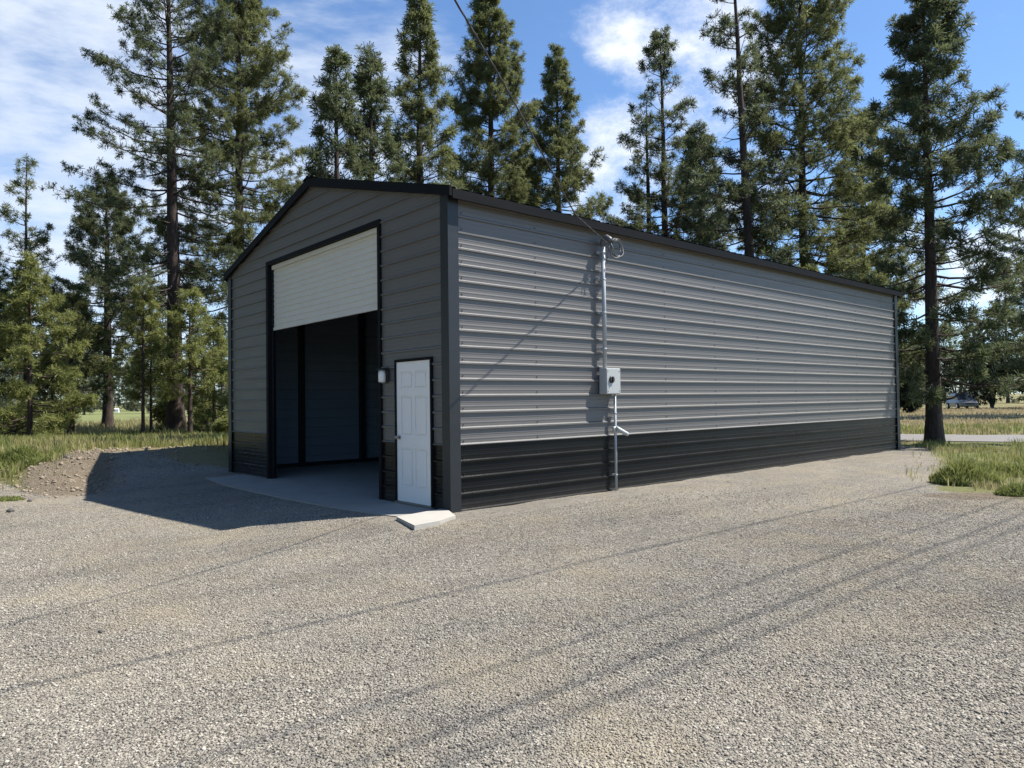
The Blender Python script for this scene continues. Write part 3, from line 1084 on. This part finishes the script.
def pine_mesh(name, Ht, r0, cb, R, seed, dens=1.0, tuft=.22, needles=36, wid=.028, top_pow=.8, gap=.12, sparse_top=0.0,
              dead=0, lean=(0, 0), wood_seg=9, twig=True, low=.6, whorl=.40, spread=1.15, asym=None):
    T_ = Tree(seed); r = T_.r
    n = 16
    zz = np.linspace(-.15, Ht, n)
    wob = np.cumsum(r.normal(0, .02 * Ht / 20, (n, 2)), axis=0); wob -= wob[0]
    wob *= np.linspace(0, 1, n)[:, None]
    ax = np.stack([wob[:, 0] + lean[0] * zz, wob[:, 1] + lean[1] * zz, zz], 1)
    tr = r0 * (1 - np.clip(zz, 0, Ht) / Ht) ** .85 + .012
    tr[0] *= 1.35; tr[1] *= 1.04
    T_.limb(ax, tr, wood_seg)
    axis_at = lambda z: np.array([np.interp(z, zz, ax[:, 0]), np.interp(z, zz, ax[:, 1]), z])
    z = cb * Ht
    z0 = z
    az = r.random() * 6.28
    for k in range(dead):
        zd = z0 * (.45 + .6 * r.random()) if sparse_top == 0 else Ht * (.55 + .4 * r.random())
        a = r.random() * 6.28; ln = R * (.25 + .55 * r.random())
        p = axis_at(zd); dirv = np.array([math.cos(a), math.sin(a), -.1 + .5 * r.random()])
        pts = [p + dirv * ln * t + np.array([0, 0, .15 * ln * t * t]) + r.normal(0, .03 * ln, 3) * t for t in np.linspace(0, 1, 5)]
        T_.limb(pts, np.linspace(.035, .006, 5), 4)
        for q in range(2):
            s = pts[2 + q]; e = s + (dirv + r.normal(0, .6, 3)) * ln * .3
            T_.limb([s, (s + e) / 2 + r.normal(0, .03, 3), e], [.014, .01, .004], 3)
    while z < Ht * .985:
        t = (z - z0) / (Ht - z0)
        nb = int(r.integers(3, 6))
        for b in range(nb):
            az += 6.283 / nb + r.normal(0, .35)
            prof = 1.12 * R * (1 - t) ** top_pow * (low + (1 - low) * min(1, t / .25))
            if sparse_top and t > 1 - sparse_top: prof *= .75
            ln = prof * (.42 + .72 * r.random() ** .8) + .12
            if asym is not None: ln *= 1 + asym[1] * math.cos(az - asym[0])
            g = gap + (.45 if (sparse_top and t > 1 - sparse_top) else 0)
            if r.random() < g: continue
            el = rad(-12 + 55 * t ** 1.2 + r.normal(0, 9))
            p = axis_at(z + r.normal(0, .1))
            h = np.array([math.cos(az), math.sin(az), 0])
            m = 6
            pts = []
            for q in np.linspace(0, 1, m):
                pts.append(p + h * ln * q * math.cos(el) + np.array([0, 0, ln * (q * math.sin(el) + .16 * q * q - .05 * math.sin(q * 3.1))]) + r.normal(0, .025 * ln, 3) * q)
            pts = np.array(pts)
            br = min(.055, .012 + .011 * ln)
            T_.limb(pts, np.linspace(br, .006, m), 4)
            nt = max(3, int((ln + .25) * 7.6 * dens * (.8 + .4 * r.random())))
            bt = r.random()
            start = .28 if t > .35 else .38
            for q in range(nt):
                s = 1.0 if q == 0 else start + (1 - start) * r.random() ** .75
                f = s * (m - 1); i = min(int(f), m - 2)
                bp = pts[i] + (pts[i + 1] - pts[i]) * (f - i)
                fw = pts[i + 1] - pts[i]; fw /= np.linalg.norm(fw) + 1e-9
                side = np.cross(fw, [0, 0, 1.0]); side /= np.linalg.norm(side) + 1e-9
                sg = 1 if r.random() < .5 else -1
                wl = (0.02 if q == 0 else (.14 + .42 * r.random() * (1.25 - s)) * min(1.6, .55 + ln * .38)) * spread
                dv = fw * (.55 + .3 * r.random()) + side * sg * (.35 + .65 * r.random()) + np.array([0, 0, r.normal(.12, .35)])
                dv /= np.linalg.norm(dv)
                e = bp + dv * wl
                if twig and q and wl > .12: T_.limb([bp, bp + dv * wl * .5 + r.normal(0, .02, 3), e], [.008, .006, .004], 3)
                dd = dv * .8 + np.array([0, 0, .35]); dd /= np.linalg.norm(dd)
                T_.tuft(e, dd, tuft * (.75 + .5 * r.random()), np.clip(.25 * bt + .75 * r.random(), 0, 1))
        z += whorl * (.7 + .6 * r.random()) * (1 - .45 * t)
    T_.tuft(axis_at(Ht), np.array([0, 0, 1.0]), tuft * 1.1, .6)
    # needles
    P = np.array(T_.tp); D = np.array(T_.td); Sz = np.array(T_.ts); Tt = np.array(T_.tt)
    nT = len(P)
    q = r.normal(0, 1, (nT, needles, 3))
    q /= np.linalg.norm(q, axis=2)[..., None]
    nd = q * .95 + D[:, None] * .45
    nd /= np.linalg.norm(nd, axis=2)[..., None]
    ln = Sz[:, None] * (.72 + .4 * r.random((nT, needles)))
    sd = np.cross(nd, r.normal(0, 1, (nT, needles, 3))); sd /= np.linalg.norm(sd, axis=2)[..., None] + 1e-9
    base = P[:, None] + nd * (ln * .05)[..., None] + D[:, None] * (.10 * Sz[:, None, None] * (r.random((nT, needles, 1)) - .7))
    hw = wid * (.7 + .6 * r.random((nT, needles))) / 2
    tipv = base + nd * ln[..., None] - np.array([0, 0, 1.0]) * (ln * .08)[..., None]
    fl = r.random((nT, needles, 1)) < .55
    wide = np.where(fl, tipv, base); nar = np.where(fl, base, tipv)
    a = wide - sd * hw[..., None]; b = wide + sd * hw[..., None]; c = nar
    NV = np.stack([a, b, c], 2).reshape(-1, 3)
    NF = np.arange(len(NV)).reshape(-1, 3)
    tint = np.repeat(np.clip(Tt[:, None] + .25 * (r.random((nT, needles)) - .5), 0, 1).ravel(), 3)
    return (np.concatenate(T_.wv), np.concatenate(T_.wf)), (NV, NF, tint)


MESHES = {}
NTRI = 0


def make_tree(name, label, cat, x, y, wood, leaves, bark, needle, group):
    global NTRI
    root = empty(name, (x, y, float(height(x, y))), 0, label, cat, group)
    raw_mesh('trunk', wood[0], faces_tri=wood[1], mat=M[bark], parent=root, smooth=True)
    raw_mesh('crown', leaves[0], faces_tri=leaves[1], mat=M[needle], parent=root, attrs={'tint': leaves[2]})
    NTRI += len(leaves[1])
    return root


def pine(px, Y, top, Rpx, cb_px, label, seed, needle='needles_olive', r0=None, name='pine_tree', group='pines around the yard', bark='bark', lean_px=0, **kw):
    """px: trunk column, Y: distance, top: row of the tip, Rpx: crown half width in rows, cb_px: row where the crown starts"""
    tp = at(px, top, Y)
    base = at(px, 400, Y)
    gz = float(height(base[0], Y))
    Ht = tp[2] - gz
    R = Rpx * Y / FPX
    cbz = at(px, cb_px, Y)[2] - gz
    cb = max(.02, cbz / Ht)
    if r0 is None: r0 = .012 * Ht + .03
    lean = (lean_px * Y / FPX / Ht, 0)
    x = base[0]
    wood, leaves = pine_mesh(name, Ht, r0, cb, R, seed, lean=lean, **kw)
    return make_tree(name, label, 'tree', x, Y, wood, leaves, bark, needle, group)


# left of the garage
pine(176, 36, -75, 98, 300, 'tall open ponderosa with thick dark trunk, crown reaching above the photo, left of garage', 101, 'needles_dark', r0=.40, lean_px=-8, dead=14, gap=.22, dens=.92, low=.9, whorl=.5, top_pow=.6)
pine(240, 40, -45, 78, 300, 'tall dense olive ponderosa rising just behind the garage gable', 102, 'needles_olive', r0=.36, dens=1.35, top_pow=.55, gap=.10, low=.9)
pine(108, 43, 180, 56, 365, 'dark medium pine with dense rounded crown, between sparse sapling and tall open ponderosa', 103, 'needles_dark', r0=.30, dens=1.5, top_pow=.6, gap=.05, low=.75)
pine(71, 35, 300, 42, 402, 'shorter pine with bare dark trunk base, left of the dark medium pine', 104, 'needles_olive', r0=.17, dens=1.2, top_pow=.6, low=.8)
pine(26, 39, 158, 40, 345, 'slim sparse topped young pine standing highest at the far left', 105, 'needles_olive', r0=.15, dens=.75, sparse_top=.6, gap=.25, top_pow=.6, tuft=.25)
pine(30, 29, 262, 58, 432, 'bright green bushy young pine in front at far left', 106, 'needles_young', r0=.10, dens=1.15, top_pow=.85, low=.85, whorl=.42)
pine(-14, 37, 268, 44, 400, 'dark green pine cut by the left photo edge', 107, 'needles_dark', r0=.2, dens=1.3)
pine(143, 33, 288, 27, 388, 'thin lime green young pine, left stem of the close pair', 108, 'needles_young', r0=.075, dens=.9, gap=.15)
pine(151, 34, 318, 22, 392, 'shorter thin young pine, right stem of the close pair', 109, 'needles_young', r0=.06, dens=.9, gap=.15)
pine(190, 33, 292, 38, 392, 'young olive pine with thin trunk before the thick ponderosa trunk', 110, 'needles_young', r0=.10, dens=1.0, gap=.15)
pine(214, 35, 325, 32, 428, 'low bushy young pine beside the garage left corner', 111, 'needles_young', r0=.08, dens=1.0, low=.8)
pine(52, 33, 352, 26, 428, 'low bushy green pine sapling right of the bright bushy pine', 113, 'needles_young', r0=.05, dens=1.0)

# behind the garage roof
pine(338, 21, 55, 54, 375, 'leftmost of the two thin topped pines above the roof peak', 121, 'needles_dark', dens=1.15, gap=.2, top_pow=.85)
pine(374, 22.5, 50, 50, 375, 'second thin topped pine right of the roof peak', 122, 'needles_dark', dens=1.2, gap=.18, top_pow=.85)
pine(421, 25, -12, 60, 375, 'tall narrow pine whose tip touches the photo top, left of the cable', 123, 'needles_olive', dens=1.3, gap=.14, top_pow=.85)
pine(495, 36, -22, 72, 330, 'tall dense pine crossed by the overhead cable', 124, 'needles_olive', dens=1.6, gap=.06, top_pow=.8)
pine(563, 38, 50, 68, 330, 'conical pine above the weatherhead with open sky on its right', 125, 'needles_olive', dens=1.5, gap=.08, top_pow=.9)
pine(668, 34, 34, 66, 330, 'pine with sparse spindly tip in front of white clouds', 126, 'needles_dark', dens=1.1, sparse_top=.5, gap=.12, top_pow=.55)
pine(652, 35, 95, 30, 330, 'lower thin stemmed pine hugging the spindly tipped one', 127, 'needles_dark', dens=.8, sparse_top=.6, gap=.25, top_pow=.6)
pine(704, 36, 130, 38, 330, 'shorter dark pine right of the spindly tipped one', 129, 'needles_dark', dens=1.2, gap=.1, top_pow=.55)
pine(757, 27, -70, 58, 330, 'tall ponderosa with bare dead upper branches and straight black trunk', 128, 'needles_dark', r0=.24, lean_px=-14, dens=.85, gap=.3, sparse_top=.55, dead=16, top_pow=.35, low=.8)
pine(808, 30, -30, 96, 330, 'broad olive ponderosa with upswept branches above the roof end', 130, 'needles_olive', r0=.26, dens=1.3, gap=.13, top_pow=.55, low=.95)
pine(866, 34, 112, 48, 390, 'shorter olive pine between broad ponderosa and dark roadside pine', 131, 'needles_olive', dens=1.25, gap=.08, top_pow=.6)
# right
pine(933, 22.5, -14, 84, 372, 'dark roadside pine with bare lower trunk right of the garage', 132, 'needles_dark', r0=.235, dens=1.4, gap=.10, top_pow=.65, low=.85, lean_px=3, dead=6, asym=(0.5, .28))
pine(1088, 48, 60, 88, 372, 'dark pine with trunk beyond the right photo edge', 133, 'needles_dark', r0=.2, dens=1.1, gap=.15, top_pow=.5)


# rounded dark junipers across the field
def shrub_mesh(Rx, Hh, seed, n=1500, needles=14, size=.45, wid=.10):
    r = np.random.default_rng(seed)
    T_ = Tree(seed)
    for k in range(5):
        a = r.random() * 6.28
        T_.limb([(0, 0, -.1), (math.cos(a) * Rx * .2, math.sin(a) * Rx * .2, Hh * .35), (math.cos(a) * Rx * .45, math.sin(a) * Rx * .45, Hh * .7)], [.16, .10, .03], 5)
    lob = [(r.normal(0, .38 * Rx), r.normal(0, .38 * Rx), Hh * (.25 + .5 * r.random()), .35 + .3 * r.random()) for _ in range(9)]
    P, D, tn = [], [], []
    for _ in range(n):
        lx, ly, lz, s = lob[r.integers(0, 9)]
        d = r.normal(0, 1, 3); d /= np.linalg.norm(d)
        p = np.array([lx, ly, lz]) + d * np.array([Rx * s, Rx * s, Hh * .55 * s]) * (.6 + .45 * r.random())
        if p[2] < .05: p[2] = .05 + .2 * r.random()
        P.append(p); D.append(d); tn.append(r.random())
    P = np.array(P); D = np.array(D)
    q = r.normal(0, 1, (n, needles, 3)); q /= np.linalg.norm(q, axis=2)[..., None]
    nd = q * .9 + D[:, None] * .7; nd /= np.linalg.norm(nd, axis=2)[..., None]
    ln = size * (.5 + .7 * r.random((n, needles)))
    sd = np.cross(nd, r.normal(0, 1, (n, needles, 3))); sd /= np.linalg.norm(sd, axis=2)[..., None] + 1e-9
    base = np.repeat(P[:, None], needles, 1)
    V_ = np.stack([base - sd * wid / 2, base + sd * wid / 2, base + nd * ln[..., None]], 2).reshape(-1, 3)
    tint = np.repeat(np.repeat(np.array(tn), needles), 3)
    return (np.concatenate(T_.wv), np.concatenate(T_.wf)), (V_, np.arange(len(V_)).reshape(-1, 3), tint)


def juniper(px, Y, top, Rpx, label, seed, n=1500, needle='juniper'):
    p = at(px, top, Y); b = at(px, 400, Y)
    wood, leaves = shrub_mesh(Rpx * Y / FPX, p[2] - float(height(b[0], Y)), seed, n)
    return make_tree('juniper_tree', label, 'tree', b[0], Y, wood, leaves, 'bark_gray', needle, 'dark bushy trees across the field')


juniper(992, 76, 318, 28, 'black green rounded tree beside the parked car across the field', 201)
juniper(1030, 72, 342, 24, 'gray green rounded tree at right photo edge across the field', 202)
juniper(958, 104, 352, 26, 'dark tree mass standing behind the parked car', 203)
juniper(910, 62, 345, 16, 'dark bushy tree seen between garage end and roadside trunk', 204)
juniper(1070, 84, 330, 30, 'dark tree beyond the right photo edge across the field', 205)
juniper(884, 70, 340, 22, 'dark bushy tree mostly behind the garage end wall', 206)

# distant woods: each far pine a copy of one of a few meshes
protos = []
for k in range(5):
    w_, l_ = pine_mesh('far_pine', 15 + k * 1.6, .20, .04, 3.0 + .3 * (k % 3), 300 + k, dens=.5, tuft=.55, needles=12, wid=.14, twig=False, wood_seg=6, whorl=.75, gap=.08, top_pow=.7)
    root = empty('far_pine', (0, 0, 0), 0, 'x', 'tree', 'far pines across the meadow')
    raw_mesh('trunk', w_[0], faces_tri=w_[1], mat=M['bark_gray'], parent=root, smooth=True)
    raw_mesh('crown', l_[0], faces_tri=l_[1], mat=M['needles_far'], parent=root, attrs={'tint': l_[2]})
    protos.append(root)
used = [False] * 5
fr = np.random.default_rng(77)
far_spots = [(6, 80), (40, 96), (84, 120), (138, 165), (163, 130), (196, 92), (222, 86), (20, 110),
             (250, 80), (300, 78), (350, 85), (640, 70), (720, 75), (790, 66), (840, 72), (900, 95), (925, 120), (945, 135), (975, 130), (1008, 118), (-60, 60), (-110, 55), (1080, 110), (1150, 100)]
far_spots += [(int(-30 + 8.3 * k), 180 + 60 * ((k * 7) % 5) / 5) for k in range(34) if k % 6 != 4]
lab_left = 'hazy far pine across the meadow seen between the left hand trunks'
for i, (px, Y) in enumerate(far_spots):
    k = i % 5
    b = at(px, 400, Y)
    if used[k]: o = copy_tree(protos[k])
    else:
        o = protos[k]; used[k] = True
    o.location = (b[0], Y, float(height(b[0], Y)))
    o.rotation_euler = (0, 0, float(fr.random() * 6.28))
    s = float(.62 + .35 * fr.random()) * (1.0 if Y < 100 else 1.15)
    o.scale = (s, s, s)
    if px < 245: o['label'] = lab_left
    elif px < 880: o['label'] = 'far pine standing well behind the garage roof'; o['group'] = 'far pines behind the garage'
    else: o['label'] = 'far pine beyond the dry field right of the garage'; o['group'] = 'far pines beyond the dry field'

# low brush under the trees on the left
def brush(px, Y, top, Rpx, label, seed):
    b = at(px, 400, Y)
    hh = at(px, top, Y)[2] - float(height(b[0], Y))
    w_, l_ = shrub_mesh(Rpx * Y / FPX, hh, seed, 330, 12, .22, .05)
    return make_tree('bush', label, 'bush', b[0], Y, w_, l_, 'bark_gray', 'needles_young', 'bushes under the left hand trees')


brush(12, 31, 405, 20, 'leafy bush under the bright bushy pine', 401)
brush(165, 37, 398, 14, 'low bush left of the thick ponderosa trunk', 402)
brush(206, 38, 396, 18, 'low bush right of the thick ponderosa trunk', 403)
brush(60, 42, 398, 16, 'low bush left of the bare dark pine trunk', 404)
brush(226, 31, 418, 12, 'low bush against the garage left corner', 405)
# unseen trees added at left to darken the front wall and its reflections
copy_src = [o for o in COL.objects if o.name.startswith('pine_tree') and o.type == 'EMPTY']
west = [(-26, 25, 1.0, 0), (-31, 14, .95, 1), (-29, 3, 1.05, 0), (-36, 34, 1.0, 1), (-22, 17, .9, 14), (-37, 8, 1.0, 1), (-44, 40, 1.0, 14), (-33, 21, 1.0, 1),
        (-24, 8, 1.0, 14), (-40, 16, 1.1, 1), (-27, -5, 1.0, 1), (-36, -2, 1.1, 1), (-20, 23, .8, 6), (-42, 27, 1.1, 1), (-19, 12, .8, 6), (-30, 31, 1.0, 14)]
for i, (x, y, s, k) in enumerate(west):
    o = copy_tree(copy_src[k])
    o.location = (x, y, float(height(x, y))); o.rotation_euler = (0, 0, i * 1.3); o.scale = (s, s, s)
    o['label'] = 'unseen pine added west of the yard to darken the garage front'
    o['group'] = 'added pines west of the yard'

# ------------------------------------------------------------------ far car and shed
cp = at(962, 405, 74)
car = empty('parked_car', (cp[0], 74, float(height(cp[0], 74))), rad(-104), 'gray car parked in tree shade across the dry field', 'car')


def loft(name, secs, mat, parent):
    """secs: list of (x, [(y, z), ...]) outlines"""
    vs, fs = [], []
    k = len(secs[0][1])
    for x, o in secs: vs += [(x, y, z) for y, z in o]
    for i in range(len(secs) - 1):
        for j in range(k):
            fs.append((i * k + j, i * k + (j + 1) % k, (i + 1) * k + (j + 1) % k, (i + 1) * k + j))
    fs.append(tuple(range(k))[::-1]); fs.append(tuple((len(secs) - 1) * k + j for j in range(k)))
    o = raw_mesh(name, vs, faces=fs, mat=mat, parent=parent, smooth=False)
    mod = o.modifiers.new('round', 'BEVEL'); mod.width = .03; mod.segments = 2
    return o


def ring(w, z0, z1, t=.88):
    return [(-w, z0), (w, z0), (w, (z0 + z1) * .55), (w * t, z1), (-w * t, z1), (-w, (z0 + z1) * .55)]


loft('body', [(-2.2, ring(.78, .35, .82)), (-2.0, ring(.88, .28, .95)), (-.9, ring(.90, .25, 1.02)), (.9, ring(.90, .25, 1.02)), (1.7, ring(.88, .27, .92)), (2.2, ring(.76, .35, .72))], M['carpaint'], car)
loft('cabin', [(-1.95, ring(.74, .96, 1.1, .9)), (-1.5, ring(.74, .96, 1.62, .82)), (.2, ring(.74, .96, 1.64, .82)), (1.15, ring(.74, .96, 1.03, .9))], M['carglass'], car)
MB().box(-1.5, .25, -.62, .62, 1.622, 1.665, .015).build('roof', M['carpaint'], car)
for x in (-1.35, 1.4):
    for y in (-.86, .86):
        w = MB().tube([(x, y - .1, .33), (x, y + .1, .33)], .33, 18).build('wheel', M['rubber'], car)
        MB().tube([(x, y - .112, .33), (x, y + .112, .33)], .2, 14).build('rim', M['chrome'], w)
for y in (-.58, .58):
    MB().box(2.08, 2.19, y - .14, y + .14, .60, .72, .02).build('headlight', M['lens'], car)
MB().box(2.15, 2.215, -.4, .4, .5, .64, .01).build('grille', M['black_plastic'], car)

sp = at(117, 409, 150)
sh = empty('storage_shed', (sp[0], 150, float(height(sp[0], 150))), .3, 'tiny white shed far across the green meadow at left', 'shed')
MB().box(-.5, .5, -.45, .45, 0, 1.0).build('wall', M['shed'], sh)
m = MB()
m.quad((-.56, -.52, 1.0), (.56, -.52, 1.0), (.56, 0, 1.26), (-.56, 0, 1.26)).quad((-.56, .52, 1.0), (.56, .52, 1.0), (.56, 0, 1.26), (-.56, 0, 1.26))
m.build('roof', M['shed'], sh)
sh.scale = (.75, .75, .75)

# ------------------------------------------------------------------ sky, sun, camera
world = bpy.data.worlds.new('World'); scene.world = world
world.use_nodes = True
wt = world.node_tree
N = NT(wt)
bg = wt.nodes['Background']
sky = N.n('ShaderNodeTexSky', sky_type='NISHITA')
sky.sun_disc = False
el = math.atan2(SUN[2], math.hypot(SUN[0], SUN[1]))
sky.sun_elevation = el
sky.sun_rotation = math.atan2(SUN[0], SUN[1])
sky.altitude = 700
sky.air_density = 1.0; sky.dust_density = .6; sky.ozone_density = 2.0
gen = N.n('ShaderNodeTexCoord').outputs['Generated']
sx = N.n('ShaderNodeSeparateXYZ', {0: gen})
zc = N.math('ADD', N.math('MAXIMUM', sx.outputs[2], 0.0), .22)
pl = N.n('ShaderNodeCombineXYZ', {0: N.math('DIVIDE', sx.outputs[0], zc), 1: N.math('DIVIDE', sx.outputs[1], zc), 2: 0.0}).outputs[0]


def blob(px, py, r_in, r_out, wgt=1.0):
    d = ray(px, py); d = d / np.linalg.norm(d)
    dt = N.n('ShaderNodeVectorMath', {0: gen, 1: tuple(d)}, operation='DOT_PRODUCT').outputs['Value']
    mr = N.n('ShaderNodeMapRange', {0: dt, 1: math.cos(rad(r_out)), 2: math.cos(rad(r_in)), 3: 0.0, 4: wgt}, interpolation_type='SMOOTHSTEP')
    return mr.outputs[0]


def maxall(ls):
    a = ls[0]
    for b in ls[1:]: a = N.math('MAXIMUM', a, b)
    return a


cum = maxall([blob(650, 28, .8, 6.0, .92), blob(705, 22, 1.5, 6.5, 1.0), blob(735, 75, 1, 5.5, .9), blob(690, 100, .5, 4, .7), blob(612, 150, .6, 5.5), blob(700, 120, .5, 5.5, .8), blob(610, 205, 1, 5, .95), blob(645, 165, 1, 4.5, .9),
              blob(730, 190, 1, 6, .8), blob(960, 260, 2, 8, .75)])
cn = N.noise(N.n('ShaderNodeMapping', {'Vector': gen, 'Rotation': (0.0, rad(18), 0.0), 'Scale': (1.0, 1.0, 1.7)}).outputs[0], 6.5, 10, .66)
cfield = N.math('ADD', cum, N.math('MULTIPLY', N.math('SUBTRACT', cn, .5), 2.9))
cden = N.n('ShaderNodeMapRange', {0: cfield, 1: .34, 2: 1.45, 3: 0.0, 4: .95}, interpolation_type='SMOOTHSTEP').outputs[0]
cir = maxall([blob(40, 170, 6, 26), blob(330, 95, 2, 13, .95), blob(-100, 60, 5, 22, .8), blob(230, 250, 8, 20, .9), blob(480, 300, 4, 17, .7), blob(1800, 240, 10, 30, .8)])  # last blob: unseen cloud bank added at right to brighten the side wall
cw = N.n('ShaderNodeMapping', {'Vector': gen, 'Rotation': (0.0, rad(35), rad(20)), 'Scale': (1.6, 3.0, 6.5)}).outputs[0]
ci = N.noise(cw, 2.6, 7, .6)
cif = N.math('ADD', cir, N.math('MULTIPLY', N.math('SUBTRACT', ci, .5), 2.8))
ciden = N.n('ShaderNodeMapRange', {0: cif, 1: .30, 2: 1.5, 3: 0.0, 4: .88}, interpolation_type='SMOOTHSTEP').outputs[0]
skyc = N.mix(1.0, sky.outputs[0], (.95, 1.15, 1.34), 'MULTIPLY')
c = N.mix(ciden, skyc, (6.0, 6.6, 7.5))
ctex = N.mix(N.ramp(N.noise(gen, 15, 6, .6), [(.35, 0.0), (.65, 1.0)]), (7.2, 7.6, 8.2), (8.8, 8.9, 9.0))
c = N.mix(cden, c, ctex)
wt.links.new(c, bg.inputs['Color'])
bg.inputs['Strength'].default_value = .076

ld = bpy.data.lights.new('sun', 'SUN')
ld.energy = 5.0; ld.angle = rad(.53); ld.color = (1.0, .955, .88)
lo = bpy.data.objects.new('sun', ld); COL.objects.link(lo)
lo.rotation_euler = Vector(SUN).to_track_quat('Z', 'Y').to_euler()
lo.location = (20, 0, 40)

cam = bpy.data.cameras.new('camera')
cam.sensor_fit = 'HORIZONTAL'; cam.sensor_width = 36
cam.lens = FPX / 1024 * 36
cam.clip_start = .05; cam.clip_end = 8000
co = bpy.data.objects.new('camera', cam); COL.objects.link(co)
r0v = np.array([1, 0, 0.0]); f0 = np.array([0, math.cos(PITCH), math.sin(PITCH)]); u0 = np.array([0, -math.sin(PITCH), math.cos(PITCH)])
# roll so that image verticals lean left going up
cr, sr = math.cos(ROLL), math.sin(ROLL)
right = r0v * cr + u0 * (-sr)
up = r0v * sr + u0 * cr
mat = Matrix(((right[0], up[0], -f0[0], 0), (right[1], up[1], -f0[1], 0), (right[2], up[2], -f0[2], EYE), (0, 0, 0, 1)))
co.matrix_world = mat
scene.camera = co
vs_ = scene.view_settings
vs_.view_transform = 'Standard'; vs_.look = 'None'; vs_.gamma = 1; vs_.use_curve_mapping = False
vs_.exposure = 0.97
scene.cycles.max_bounces = 6
scene.cycles.use_adaptive_sampling = True
scene.cycles.use_denoising = True
print('needle triangles', NTRI)
